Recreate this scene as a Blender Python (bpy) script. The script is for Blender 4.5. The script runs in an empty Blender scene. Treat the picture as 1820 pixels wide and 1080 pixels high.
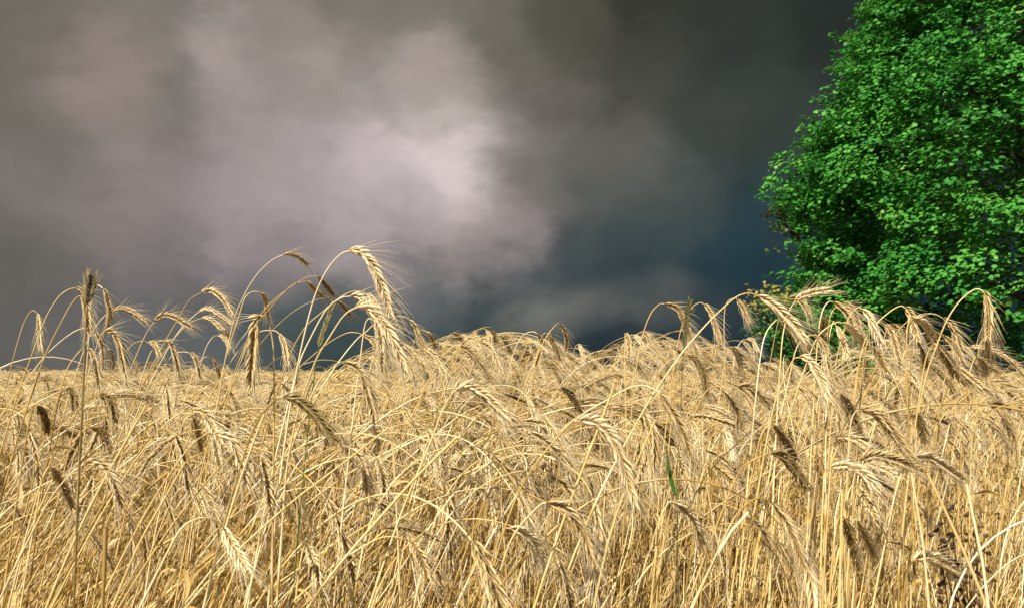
import bpy, math, random
import numpy as np
from mathutils import Vector, Matrix, Euler

rng = np.random.default_rng(7)
random.seed(7)
SC = bpy.context.scene
COL = SC.collection
R = math.radians

# ------------------------------------------------------------------ camera
F = 1500.0                      # focal length in pixels of the 1820 x 1080 photograph
CX, CY, HOR = 910.0, 540.0, 661.0
CAM_H = 1.32
PITCH = math.atan((HOR - CY) / F)
cam_d = bpy.data.cameras.new('camera')
cam = bpy.data.objects.new('camera', cam_d)
COL.objects.link(cam)
cam.location = (0, 0, CAM_H)
cam.rotation_euler = (math.pi / 2 + PITCH, 0, 0)
cam_d.sensor_width = 36
cam_d.lens = 36 * F / 1820
cam_d.clip_start = 0.02
cam_d.clip_end = 3000
cam_d.dof.use_dof = True
cam_d.dof.focus_distance = 1.9
cam_d.dof.aperture_fstop = (cam_d.lens / 1000) / 0.0021
SC.camera = cam
cp, sp_ = math.cos(PITCH), math.sin(PITCH)


def ray(px, py):
    a = (px - CX) / F
    b = (CY - py) / F
    return np.array([a, cp - b * sp_, sp_ + b * cp])     # +Y is forward


def at(px, py, d):
    r = ray(px, py)
    return np.array([0, 0, CAM_H]) + r * (d / r[1])


def proj(p):
    x, y, z = p[0], p[1], p[2] - CAM_H
    f = y * cp + z * sp_
    u = -y * sp_ + z * cp
    return CX + F * x / f, CY - F * u / f


# ------------------------------------------------------------------ sky and sun
SUN_EL, SUN_AZ = R(46), R(214)       # azimuth clockwise from +Y: behind the camera, to the left
sun_dir = Vector((math.sin(SUN_AZ) * math.cos(SUN_EL), math.cos(SUN_AZ) * math.cos(SUN_EL), math.sin(SUN_EL)))
sl = bpy.data.lights.new('sun', 'SUN')
sl.energy = 5.0
sl.angle = R(0.53)
sl.color = (1.0, 0.93, 0.80)
so = bpy.data.objects.new('sun', sl)
COL.objects.link(so)
so.rotation_euler = sun_dir.to_track_quat('Z', 'Y').to_euler()
so.location = (-6, -8, 14)

SC.view_settings.view_transform = 'Standard'
SC.view_settings.look = 'None'
SC.view_settings.gamma = 1
SC.view_settings.use_curve_mapping = False
SC.view_settings.exposure = 0.6

SC.cycles.max_bounces = 6
SC.cycles.diffuse_bounces = 3
SC.cycles.glossy_bounces = 2
SC.cycles.transmission_bounces = 4
W = bpy.data.worlds.new('World')
SC.world = W
W.use_nodes = True
nt = W.node_tree
nt.nodes.clear()


class NG:
    def __init__(s, t): s.t = t
    def n(s, kind, **kw):
        o = s.t.nodes.new(kind)
        for k, v in kw.items():
            setattr(o, k, v)
        return o
    def put(s, sock, v):
        if isinstance(v, bpy.types.NodeSocket): s.t.links.new(v, sock)
        elif v is not None: sock.default_value = v
    def m(s, op, a, b=None, c=None, clamp=False):
        o = s.n('ShaderNodeMath', operation=op, use_clamp=clamp)
        s.put(o.inputs[0], a); s.put(o.inputs[1], b); s.put(o.inputs[2], c)
        return o.outputs[0]
    def v(s, op, a, b=None, scale=None):
        o = s.n('ShaderNodeVectorMath', operation=op)
        s.put(o.inputs[0], a); s.put(o.inputs[1], b)
        if scale is not None: s.put(o.inputs['Scale'], scale)
        return o.outputs['Value'] if op in ('DISTANCE', 'LENGTH', 'DOT_PRODUCT') else o.outputs[0]


def s2l(c):
    return tuple(((x / 255) / 12.92 if x / 255 <= 0.04045 else ((x / 255 + 0.055) / 1.055) ** 2.4) for x in c)


# (pixel x, pixel y, sRGB, width): cloud masses as brightness in directions round the sky
CLOUDS = [
    (40, 40, (106, 100, 94), 1), (200, 120, (134, 121, 117), 1), (330, 190, (102, 98, 94), .7), (80, 300, (112, 106, 103), 1),
    (60, 480, (98, 94, 91), 1), (200, 400, (126, 116, 116), .8), (240, 330, (134, 123, 123), .8), (412, 105, (164, 150, 149), .5), (395, 160, (150, 138, 137), .5), (480, 190, (146, 134, 134), .7), (420, 230, (156, 144, 146), .9),
    (500, 90, (134, 124, 121), .7), (590, 110, (152, 141, 138), .6), (560, 300, (160, 147, 151), 1), (400, 380, (146, 134, 137), 1),
    (330, 290, (128, 118, 120), .7), (700, 150, (148, 137, 137), .8), (765, 120, (164, 151, 146), .45), (812, 170, (120, 111, 105), .5), (660, 50, (120, 113, 107), .8),
    (785, 200, (176, 163, 162), .45), (690, 290, (182, 168, 172), .8), (785, 290, (208, 194, 198), .6), (838, 275, (204, 190, 193), .35),
    (885, 260, (128, 119, 119), .55), (722, 345, (170, 157, 162), .3), (745, 372, (160, 147, 152), .3), (800, 355, (186, 172, 175), .6), (650, 400, (166, 153, 156), .9),
    (890, 400, (140, 129, 131), .8), (820, 440, (146, 134, 134), .7), (950, 320, (112, 106, 104), .8), (520, 460, (130, 120, 124), .9), (680, 470, (124, 115, 118), .7),
    (300, 470, (114, 107, 109), .9), (120, 590, (98, 95, 95), .9), (330, 560, (88, 89, 92), 1), (240, 640, (82, 86, 86), .8),
    (500, 590, (68, 77, 80), 1), (620, 550, (74, 81, 84), .8), (590, 650, (46, 60, 63), .8), (760, 530, (72, 80, 84), .8),
    (880, 90, (98, 94, 89), .9), (1000, 60, (76, 74, 67), .9), (1000, 200, (94, 89, 85), 1), (1100, 270, (88, 86, 83), 1),
    (1150, 120, (66, 66, 62), 1), (1300, 80, (48, 53, 50), 1), (1500, 60, (38, 44, 42), 1.2), (1300, 230, (58, 63, 58), 1.1),
    (1440, 260, (52, 60, 57), 1), (1200, 360, (64, 72, 72), 1), (1060, 390, (80, 83, 82), .9), (1000, 460, (60, 70, 74), .8),
    (1120, 460, (44, 60, 66), .9), (1300, 430, (38, 57, 66), 1), (1400, 400, (40, 58, 66), 1), (1330, 490, (26, 46, 58), .8),
    (880, 520, (50, 62, 67), .7), (1000, 505, (40, 55, 63), .45), (1120, 498, (34, 50, 60), .5), (945, 560, (112, 111, 107), .34), (1000, 545, (112, 111, 107), .34), (1060, 540, (98, 99, 97), .34), (1120, 532, (90, 92, 90), .36),
    (1175, 530, (84, 87, 87), .38), (1240, 570, (52, 62, 67), .6), (900, 620, (34, 49, 56), .5), (1060, 600, (32, 46, 54), .6), (1250, 640, (34, 48, 56), .9),
    (1600, 500, (30, 46, 56), 1.5), (1700, 200, (42, 48, 46), 1.5), (760, 640, (44, 58, 62), .8), (700, -20, (110, 104, 98), 1.2),
    (300, -60, (112, 106, 102), 1.5), (1200, -60, (50, 52, 45), 1.5), (-80, 200, (104, 98, 93), 1.5), (-80, 600, (90, 88, 86), 1.5),
]
g = NG(nt)
tc = g.n('ShaderNodeTexCoord')
sep = g.n('ShaderNodeSeparateXYZ')
g.put(sep.inputs[0], tc.outputs['Generated'])
azn = g.m('ARCTAN2', sep.outputs[0], sep.outputs[1])
eln = g.m('ARCSINE', sep.outputs[2])
cmb = g.n('ShaderNodeCombineXYZ')
g.put(cmb.inputs[0], azn); g.put(cmb.inputs[1], eln)


def noise(scale, detail, rough, vec=None, dist=0.0):
    o = g.n('ShaderNodeTexNoise')
    g.put(o.inputs['Vector'], vec or tc.outputs['Generated'])
    o.inputs['Scale'].default_value = scale
    o.inputs['Detail'].default_value = detail
    o.inputs['Roughness'].default_value = rough
    o.inputs['Distortion'].default_value = dist
    return o


stretch = g.v('MULTIPLY', tc.outputs['Generated'], (1.0, 1.0, 1.5))
warp1 = noise(6.0, 9, 0.60, stretch)
w1 = g.v('SCALE', g.v('SUBTRACT', warp1.outputs['Color'], (0.5, 0.5, 0.5)), scale=0.15)
pos = g.v('ADD', cmb.outputs[0], w1)
pos = g.v('MULTIPLY', pos, (1, 1, 0))
acc = wsum = None
for (px, py, c, wd) in CLOUDS:
    d_ = ray(px, py)
    d_ = d_ / np.linalg.norm(d_)
    a_, e_ = math.atan2(d_[0], d_[1]), math.asin(d_[2])
    dist = g.v('DISTANCE', pos, (a_, e_, 0))
    k = 1 / (0.034 * (0.5 + 0.5 * wd)) ** 2 / 2
    w_ = g.m('EXPONENT', g.m('MULTIPLY', g.m('MULTIPLY', dist, dist), -k))
    cv = g.v('SCALE', s2l(c), scale=w_)
    acc = cv if acc is None else g.v('ADD', acc, cv)
    wsum = w_ if wsum is None else g.m('ADD', wsum, w_)
FAR = s2l((70, 72, 72))
wsum = g.m('ADD', wsum, 0.0006)
acc = g.v('ADD', acc, tuple(0.0006 * x for x in FAR))
cl = g.v('SCALE', acc, scale=g.m('DIVIDE', 1.0, wsum))
fb = noise(6.5, 10, 0.56, g.v('ADD', stretch, w1), 0.2)
bil = noise(9.0, 9, 0.58, g.v('ADD', stretch, w1), 0.0)
puff = g.m('SUBTRACT', 1.0, g.m('ABSOLUTE', g.m('MULTIPLY_ADD', bil.outputs[0], 4.0, -2.0)))
det = g.m('MULTIPLY_ADD', g.m('SUBTRACT', fb.outputs[0], 0.5), 0.75, 1.04)
det = g.m('ADD', det, g.m('MULTIPLY_ADD', puff, 0.13, -0.065))
cl = g.v('SCALE', cl, scale=det)
cl = g.v('MULTIPLY', cl, (0.985, 1.0, 0.95))
skyt = g.n('ShaderNodeTexSky', sky_type='NISHITA', sun_disc=False, sun_elevation=SUN_EL, sun_rotation=SUN_AZ)
bg1 = g.n('ShaderNodeBackground'); g.put(bg1.inputs[0], skyt.outputs[0]); bg1.inputs[1].default_value = 0.05
bg2 = g.n('ShaderNodeBackground'); g.put(bg2.inputs[0], cl); bg2.inputs[1].default_value = 0.74
mr = g.n('ShaderNodeMapRange', interpolation_type='SMOOTHSTEP')
g.put(mr.inputs[0], sep.outputs[1]); mr.inputs[1].default_value = -0.25; mr.inputs[2].default_value = 0.35
mx = g.n('ShaderNodeMixShader')
g.put(mx.inputs[0], mr.outputs[0]); g.put(mx.inputs[1], bg1.outputs[0]); g.put(mx.inputs[2], bg2.outputs[0])
wo = g.n('ShaderNodeOutputWorld')
nt.links.new(mx.outputs[0], wo.inputs[0])


# ------------------------------------------------------------------ materials
def mat_base(name):
    m = bpy.data.materials.new(name)
    m.use_nodes = True
    m.node_tree.nodes.clear()
    return m, NG(m.node_tree)


def ramp(g, fac, stops):
    o = g.n('ShaderNodeValToRGB')
    g.put(o.inputs[0], fac)
    while len(o.color_ramp.elements) < len(stops):
        o.color_ramp.elements.new(0.5)
    for e, (p, c) in zip(o.color_ramp.elements, stops):
        e.position = p
        e.color = (*c, 1)
    return o.outputs[0]


def plant_mat(name, stops, rough=0.5, trans=0.25, spec=0.4, nscale=60.0, namp=0.35, tr_gain=1.0, spread=0.5):
    """plant tissue: per-stalk tone (attribute), per-object randomness, blotches; some light passes through"""
    m, g = mat_base(name)
    at_ = g.n('ShaderNodeAttribute', attribute_name='tone')
    oi = g.n('ShaderNodeObjectInfo')
    tcx = g.n('ShaderNodeTexCoord')
    nz = g.n('ShaderNodeTexNoise')
    g.put(nz.inputs['Vector'], tcx.outputs['Object'])
    nz.inputs['Scale'].default_value = nscale
    nz.inputs['Detail'].default_value = 4
    t = g.m('ADD', at_.outputs['Fac'], g.m('MULTIPLY', g.m('SUBTRACT', nz.outputs[0], 0.5), namp))
    t = g.m('ADD', t, g.m('MULTIPLY', g.m('SUBTRACT', oi.outputs['Random'], 0.5), spread), clamp=True)
    col = ramp(g, t, stops)
    b = g.n('ShaderNodeBsdfPrincipled')
    g.put(b.inputs['Base Color'], col)
    b.inputs['Roughness'].default_value = rough
    b.inputs['Specular IOR Level'].default_value = spec
    out = g.n('ShaderNodeOutputMaterial')
    if trans > 0:
        tl = g.n('ShaderNodeBsdfTranslucent')
        g.put(tl.inputs[0], g.v('SCALE', col, scale=tr_gain))
        ms = g.n('ShaderNodeMixShader')
        ms.inputs[0].default_value = trans
        g.put(ms.inputs[1], b.outputs[0]); g.put(ms.inputs[2], tl.outputs[0])
        g.t.links.new(ms.outputs[0], out.inputs[0])
    else:
        g.t.links.new(b.outputs[0], out.inputs[0])
    return m


M_STEM = plant_mat('straw_stem', [(0.0, (0.20, 0.12, 0.028)), (0.35, (0.46, 0.295, 0.075)), (0.65, (0.76, 0.545, 0.205)), (1.0, (0.92, 0.79, 0.50))],
                   rough=0.30, trans=0.08, spec=0.6, nscale=28, namp=0.4)
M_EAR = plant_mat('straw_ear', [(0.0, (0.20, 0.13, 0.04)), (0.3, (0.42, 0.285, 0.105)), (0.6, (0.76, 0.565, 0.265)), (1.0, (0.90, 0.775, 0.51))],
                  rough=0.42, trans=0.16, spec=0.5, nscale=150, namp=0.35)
M_AWN = plant_mat('straw_awn', [(0.0, (0.46, 0.33, 0.15)), (0.5, (0.76, 0.61, 0.35)), (1.0, (0.90, 0.79, 0.55))],
                  rough=0.4, trans=0.38, spec=0.5, nscale=20)
M_LEAF = plant_mat('dry_blade', [(0.0, (0.16, 0.09, 0.02)), (0.5, (0.52, 0.34, 0.10)), (1.0, (0.78, 0.60, 0.29))],
                   rough=0.55, trans=0.3, spec=0.3, nscale=40)
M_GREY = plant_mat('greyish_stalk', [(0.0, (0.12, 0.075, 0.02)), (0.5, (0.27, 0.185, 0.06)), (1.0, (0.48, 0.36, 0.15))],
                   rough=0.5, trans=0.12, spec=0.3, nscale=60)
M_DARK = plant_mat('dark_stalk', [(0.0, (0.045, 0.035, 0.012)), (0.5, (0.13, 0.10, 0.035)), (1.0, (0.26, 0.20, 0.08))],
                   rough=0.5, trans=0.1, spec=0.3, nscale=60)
M_GREEN = plant_mat('green_grass', [(0.0, (0.03, 0.09, 0.015)), (0.5, (0.06, 0.17, 0.025)), (1.0, (0.16, 0.24, 0.05))],
                    rough=0.4, trans=0.3, spec=0.4, nscale=40)
M_OLIVE = plant_mat('olive_grass_spike', [(0.0, (0.05, 0.05, 0.015)), (0.5, (0.14, 0.13, 0.04)), (1.0, (0.34, 0.29, 0.13))],
                    rough=0.5, trans=0.15, spec=0.3, nscale=160)
M_BROWN = plant_mat('brown_seed', [(0.0, (0.012, 0.007, 0.004)), (0.5, (0.045, 0.024, 0.012)), (1.0, (0.11, 0.06, 0.025))],
                    rough=0.6, trans=0.05, spec=0.3, nscale=100)
M_TREELEAF = plant_mat('maple_leaf', [(0.0, (0.012, 0.10, 0.012)), (0.45, (0.035, 0.215, 0.026)), (0.75, (0.085, 0.33, 0.04)), (1.0, (0.20, 0.42, 0.07))],
                       rough=0.55, trans=0.26, spec=0.3, nscale=1.2, namp=0.35, spread=0.0)
M_YLEAF = plant_mat('yellowing_leaf', [(0.0, (0.03, 0.09, 0.015)), (0.5, (0.08, 0.12, 0.022)), (1.0, (0.17, 0.14, 0.035))],
                    rough=0.5, trans=0.3, spec=0.3, nscale=3.0, spread=0.0)
M_BARK = plant_mat('bark', [(0.0, (0.015, 0.013, 0.010)), (0.5, (0.04, 0.034, 0.027)), (1.0, (0.09, 0.078, 0.062))],
                   rough=0.9, trans=0.0, spec=0.2, nscale=9.0, namp=0.9, spread=0.0)


# ------------------------------------------------------------------ mesh helpers
class MB:
    """collects vertices, faces and a per-vertex tone; build() links ONE mesh object"""
    def __init__(s):
        s.V, s.Q, s.T, s.tone, s.n = [], [], [], [], 0
    def add(s, V, Q=None, T=None, tone=0.5):
        V = np.asarray(V, float).reshape(-1, 3)
        s.V.append(V)
        if Q is not None and len(Q): s.Q.append(np.asarray(Q, np.int64) + s.n)
        if T is not None and len(T): s.T.append(np.asarray(T, np.int64) + s.n)
        s.tone.append(np.broadcast_to(np.asarray(tone, float), (len(V),)).copy())
        s.n += len(V)
    def arrays(s):
        V = np.concatenate(s.V) if s.V else np.zeros((0, 3))
        Q = np.concatenate(s.Q) if s.Q else np.zeros((0, 4), np.int64)
        T = np.concatenate(s.T) if s.T else np.zeros((0, 3), np.int64)
        t = np.concatenate(s.tone) if s.tone else np.zeros(0)
        return V, Q, T, t
    def mesh(s, name, mat, smooth=True):
        V, Q, T, t = s.arrays()
        return np_mesh(name, V, Q, T, t, [mat], smooth=smooth)
    def build(s, name, mat, parent=None, smooth=True):
        o = bpy.data.objects.new(name, s.mesh(name, mat, smooth))
        COL.objects.link(o)
        if parent is not None: o.parent = parent
        return o


def np_mesh(name, V, Q, T, tone, mats, smooth=True, mat_idx=None):
    me = bpy.data.meshes.new(name)
    nl = len(Q) * 4 + len(T) * 3
    me.vertices.add(len(V)); me.vertices.foreach_set('co', np.ascontiguousarray(V, np.float32).ravel())
    me.loops.add(nl); me.loops.foreach_set('vertex_index', np.concatenate([Q.ravel(), T.ravel()]).astype(np.int32))
    npoly = len(Q) + len(T)
    me.polygons.add(npoly)
    ls = np.concatenate([np.arange(len(Q)) * 4, len(Q) * 4 + np.arange(len(T)) * 3]).astype(np.int32)
    me.polygons.foreach_set('loop_start', ls)
    if smooth: me.polygons.foreach_set('use_smooth', np.ones(npoly, bool))
    if mat_idx is not None: me.polygons.foreach_set('material_index', mat_idx.astype(np.int32))
    a = me.attributes.new('tone', 'FLOAT', 'POINT')
    a.data.foreach_set('value', tone.astype(np.float32))
    for m in mats: me.materials.append(m)
    me.update(calc_edges=True)
    return me


def norm(v):
    v = np.asarray(v, float)
    return v / (np.linalg.norm(v, axis=-1, keepdims=True) + 1e-12)


def catmull(P, n):
    """n points evenly spaced by arc length on a Catmull-Rom curve through P"""
    P = np.asarray(P, float)
    if len(P) < 3:
        t = np.linspace(0, 1, n)[:, None]
        return P[0] * (1 - t) + P[-1] * t
    Q = np.vstack([2 * P[0] - P[1], P, 2 * P[-1] - P[-2]])
    out = []
    for i in range(1, len(Q) - 2):
        p0, p1, p2, p3 = Q[i - 1:i + 3]
        t = np.linspace(0, 1, 14, endpoint=False)[:, None]
        out.append(0.5 * (2 * p1 + (p2 - p0) * t + (2 * p0 - 5 * p1 + 4 * p2 - p3) * t * t + (3 * p1 - p0 - 3 * p2 + p3) * t ** 3))
    C = np.vstack(out + [P[-1:]])
    s = np.concatenate([[0], np.cumsum(np.linalg.norm(np.diff(C, axis=0), axis=1))])
    u = np.linspace(0, s[-1], n)
    return np.stack([np.interp(u, s, C[:, k]) for k in range(3)], 1)


def frames(P):
    T = norm(np.gradient(P, axis=0))
    n = np.cross(T[0], (0.13, 0.97, 0.2)); n = n / (np.linalg.norm(n) + 1e-9)
    N = []
    for t in T:
        n = n - t * np.dot(n, t)
        n = n / (np.linalg.norm(n) + 1e-9)
        N.append(n)
    N = np.array(N)
    return T, N, np.cross(T, N)


def tube(mb, P, r, sides=5, tone=0.5, flat=1.0):
    P = np.asarray(P, float)
    n = len(P)
    r = np.broadcast_to(np.asarray(r, float), (n,))
    T, N, B = frames(P)
    a = np.arange(sides) * 2 * math.pi / sides
    V = P[:, None] + r[:, None, None] * (np.cos(a)[None, :, None] * N[:, None] + flat * np.sin(a)[None, :, None] * B[:, None])
    i = np.arange(n - 1)[:, None] * sides; j = np.arange(sides)[None]; j2 = (j + 1) % sides
    Q = np.stack([i + j, i + j2, i + sides + j2, i + sides + j], -1).reshape(-1, 4)
    tn = np.repeat(np.broadcast_to(np.asarray(tone, float), (n,)), sides)
    mb.add(V.reshape(-1, 3), Q, None, tn)
    if sides == 4: mb.add(V[-1], [[0, 1, 2, 3]], None, tn[-1])


def ribbon(mb, P, w, side, tone=0.5, fold=0.3):
    """a thin blade, folded along its midrib"""
    P = np.asarray(P, float); n = len(P)
    w = np.broadcast_to(np.asarray(w, float), (n,))[:, None]
    T = norm(np.gradient(P, axis=0))
    S = norm(np.cross(T, np.cross(side, T)))
    U = np.cross(T, S)
    V = np.stack([P - S * w + U * w * fold, P, P + S * w + U * w * fold], 1).reshape(-1, 3)
    i = np.arange(n - 1)[:, None] * 3; j = np.arange(2)[None]
    Q = np.stack([i + j, i + j + 1, i + 3 + j + 1, i + 3 + j], -1).reshape(-1, 4)
    mb.add(V, Q, None, np.repeat(np.broadcast_to(np.asarray(tone, float), (n,)), 3))


# ------------------------------------------------------------------ a rye ear
def ear_parts(ear, awn, P, side, k=1.0, nsp=26, awn_len=0.042, sides=5, rings=5, awn_r=0.00027, tone=0.5, splay=1.0, gen=None):
    """P: dense axis points from neck to tip; side: direction across the ear's broad face; k: size of the grains"""
    gen = gen or rng
    P = np.asarray(P, float)
    L = np.sum(np.linalg.norm(np.diff(P, axis=0), axis=1))
    n = len(P)
    T = norm(np.gradient(P, axis=0))
    S = norm(side - T * (T @ side)[:, None])
    U = np.cross(T, S)
    tube(ear, P, 0.0010 * k, 4, tone - 0.15)
    t = (np.arange(nsp) + 0.3) / nsp
    # two florets to a spikelet, spikelets alternate left and right: four rows
    idx = np.repeat(np.arange(nsp), 2)
    tt = t[idx] * 0.97
    alt = np.where(idx % 2 == 0, 0.0, math.pi)
    flo = np.tile([-1.0, 1.0], nsp)
    phi = alt + flo * 0.72 + gen.normal(0, 0.10, len(idx))
    f = tt * (n - 1); i0 = np.clip(f.astype(int), 0, n - 2); fr = (f - i0)[:, None]
    C = P[i0] * (1 - fr) + P[i0 + 1] * fr
    Tt = norm(T[i0] * (1 - fr) + T[i0 + 1] * fr)
    Ss = norm(S[i0]); Uu = norm(U[i0])
    rad = np.cos(phi)[:, None] * Ss + np.sin(phi)[:, None] * Uu
    env = np.sin(np.clip(tt * 0.9 + 0.13, 0, 1) * math.pi) ** 0.45      # slimmer at both ends
    op = (0.33 + gen.normal(0, 0.07, len(idx))) * (0.75 + 0.35 * env)
    D = norm(Tt * np.cos(op)[:, None] + rad * np.sin(op)[:, None])
    base = C + rad * (0.0016 * k * env)[:, None]
    kl = 0.0150 * k * (0.72 + 0.34 * env) * gen.uniform(0.9, 1.1, len(idx))
    kw = 0.00158 * k * (0.7 + 0.4 * env)
    A = norm(np.cross(D, rad)); Bn = np.cross(A, D)
    if rings == 5: zs = np.array([0, 0.22, 0.55, 0.82, 1.0]); rs = np.array([0.35, 0.92, 1.0, 0.55, 0.06])
    else: zs = np.array([0, 0.4, 1.0]); rs = np.array([0.5, 1.05, 0.08])
    an = np.arange(sides) * 2 * math.pi / sides
    bow = np.sin(zs * math.pi) * 0.0009 * k
    V = (base[:, None, None] + D[:, None, None] * (zs[None, :, None, None] * kl[:, None, None, None])
         + Bn[:, None, None] * bow[None, :, None, None]
         + (kw[:, None] * rs[None])[..., None, None] * (np.cos(an)[None, None, :, None] * A[:, None, None] + 0.75 * np.sin(an)[None, None, :, None] * Bn[:, None, None]))
    m = len(idx); nr = len(zs)
    i = (np.arange(m)[:, None, None] * nr + np.arange(nr - 1)[None, :, None]) * sides
    j = np.arange(sides)[None, None]; j2 = (j + 1) % sides
    Q = np.stack([i + j, i + j2, i + sides + j2, i + sides + j], -1).reshape(-1, 4)
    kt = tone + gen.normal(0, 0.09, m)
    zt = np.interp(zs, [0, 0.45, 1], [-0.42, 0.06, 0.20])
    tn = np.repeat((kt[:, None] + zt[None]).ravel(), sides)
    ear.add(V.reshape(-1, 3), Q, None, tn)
    # awns
    tip = base + D * kl[:, None]
    al = awn_len * (0.55 + 0.55 * env) * gen.uniform(0.7, 1.15, m)
    spl = splay * (0.10 + 0.08 * (1 - tt))
    D2 = norm(D + Tt * 0.35 + rad * (spl * gen.uniform(0.2, 1.3, m))[:, None] + gen.normal(0, 0.05, (m, 3)))
    D3 = norm(D2 + Tt * 0.38 + gen.normal(0, 0.07, (m, 3)) + np.array([0, 0, -0.06]))
    p1 = tip - D * 0.001; p2 = tip + D2 * (al * 0.5)[:, None]; p3 = p2 + D3 * (al * 0.5)[:, None]
    X = norm(np.cross(D2, rad + 0.01)); Y = np.cross(D2, X)
    r3 = np.array([1.0, 0.75, 0.25]) * awn_r
    ang = np.arange(3) * 2 * math.pi / 3
    PP = np.stack([p1, p2, p3], 1)
    V = PP[:, :, None] + r3[None, :, None, None] * (np.cos(ang)[None, None, :, None] * X[:, None, None] + np.sin(ang)[None, None, :, None] * Y[:, None, None])
    i = (np.arange(m)[:, None, None] * 3 + np.arange(2)[None, :, None]) * 3
    j = np.arange(3)[None, None]; j2 = (j + 1) % 3
    Q = np.stack([i + j, i + j2, i + 3 + j2, i + 3 + j], -1).reshape(-1, 4)
    awn.add(V.reshape(-1, 3), Q, None, np.repeat(kt + 0.22, 9))


def stem_tube(mb, P, r0, r1, tone, sides=6):
    """base to neck; two or three darker nodes"""
    n = len(P)
    u = np.linspace(0, 1, n)
    r = r0 + (r1 - r0) * u ** 1.3
    tn = tone + 0.10 * np.sin(u * 9 + tone * 30) - 0.10 * (u < 0.25)
    for c in (0.28, 0.52):
        k = int(c * (n - 1)); r[k] *= 1.4; tn[k] -= 0.45; r[k + 1:k + 4] *= 1.18; tn[k + 1:k + 4] += 0.12
    tube(mb, P, r, sides, tn)


# ------------------------------------------------------------------ ground
def ground():
    mb = MB()
    n = 60
    xs = np.concatenate([np.linspace(-600, -12, 12), np.linspace(-10, 14, 40), np.linspace(16, 600, 12)])
    ys = np.concatenate([np.linspace(-60, -2, 6), np.linspace(0, 20, 36), np.linspace(24, 900, 14)])
    X, Y = np.meshgrid(xs, ys)
    Z = 0.012 * np.sin(X * 2.1) * np.cos(Y * 2.7) + rng.normal(0, 0.006, X.shape)
    Z = np.where((abs(X) < 14) & (Y < 20), Z, 0)
    V = np.stack([X, Y, Z], -1).reshape(-1, 3)
    w = len(xs)
    i, j = np.meshgrid(np.arange(w - 1), np.arange(len(ys) - 1))
    a = (j * w + i).ravel()
    Q = np.stack([a, a + 1, a + 1 + w, a + w], 1)
    mb.add(V, Q)
    m, g = mat_base('field_soil')
    tcx = g.n('ShaderNodeTexCoord')
    nz = g.n('ShaderNodeTexNoise'); g.put(nz.inputs['Vector'], tcx.outputs['Object']); nz.inputs['Scale'].default_value = 9; nz.inputs['Detail'].default_value = 8
    c = ramp(g, nz.outputs[0], [(0.3, (0.05, 0.035, 0.02)), (0.55, (0.14, 0.10, 0.05)), (0.75, (0.34, 0.26, 0.13))])
    b = g.n('ShaderNodeBsdfPrincipled'); g.put(b.inputs['Base Color'], c); b.inputs['Roughness'].default_value = 0.95
    o = g.n('ShaderNodeOutputMaterial'); g.t.links.new(b.outputs[0], o.inputs[0])
    gr = mb.build('ground', m)
    gr['kind'] = 'structure'
    gr['label'] = 'bare brown soil under the ripe crop'


ground()


def thing(name, label, cat, loc=(0, 0, 0), group=None):
    o = bpy.data.objects.new(name, None)
    COL.objects.link(o)
    o.empty_display_size = 0.05
    o.location = loc
    o['label'] = label; o['category'] = cat
    if group: o['group'] = group
    return o


# ------------------------------------------------------------------ the tree
LEAF = np.array([(0, 0), (.20, .03), (.44, .08), (.45, .24), (.56, .44), (.40, .52), (.31, .68), (.16, .74), (0, .96),
                 (-.16, .74), (-.31, .68), (-.40, .52), (-.56, .44), (-.45, .24), (-.44, .08), (-.20, .03)])


def leaves(mb, C, Nrm, size, tone):
    """lobed leaves, creased along the midrib, one fan of triangles on each side"""
    m = len(C)
    a = rng.normal(0, 1, (m, 3)); a[:, 2] -= 0.5
    Nn = norm(Nrm)
    Y = norm(a - Nn * np.sum(a * Nn, 1)[:, None])
    X = np.cross(Y, Nn)
    L = LEAF.copy(); L[:, 1] -= 0.45
    fold = -0.28 * np.abs(L[:, 0]) - 0.18 * (L[:, 1]) ** 2
    V = C[:, None] + size[:, None, None] * (L[None, :, :1] * X[:, None] + L[None, :, 1:] * Y[:, None] + fold[None, :, None] * Nn[:, None])
    mid = C + size[:, None] * Y * (-0.05)
    V = np.concatenate([V, mid[:, None]], 1)
    k = len(L); w = k + 1
    tri = np.array([(k, i, (i + 1) % k) for i in range(k)])
    T = (np.arange(m)[:, None, None] * w + tri[None]).reshape(-1, 3)
    mb.add(V.reshape(-1, 3), None, T, np.repeat(tone, w))


D_TREE = 16.2
EDGE = [(-700, 1960), (-500, 1760), (-300, 1640), (-100, 1560), (20, 1512), (68, 1508), (100, 1520), (133, 1534), (140, 1500), (148, 1474), (165, 1462), (185, 1446), (219, 1430), (255, 1428),
        (276, 1450), (286, 1400), (300, 1370), (337, 1354), (351, 1360), (375, 1404), (414, 1412), (430, 1403), (455, 1414), (483, 1390), (520, 1385), (560, 1395), (590, 1410), (650, 1440), (760, 1500), (820, 1700)]


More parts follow.
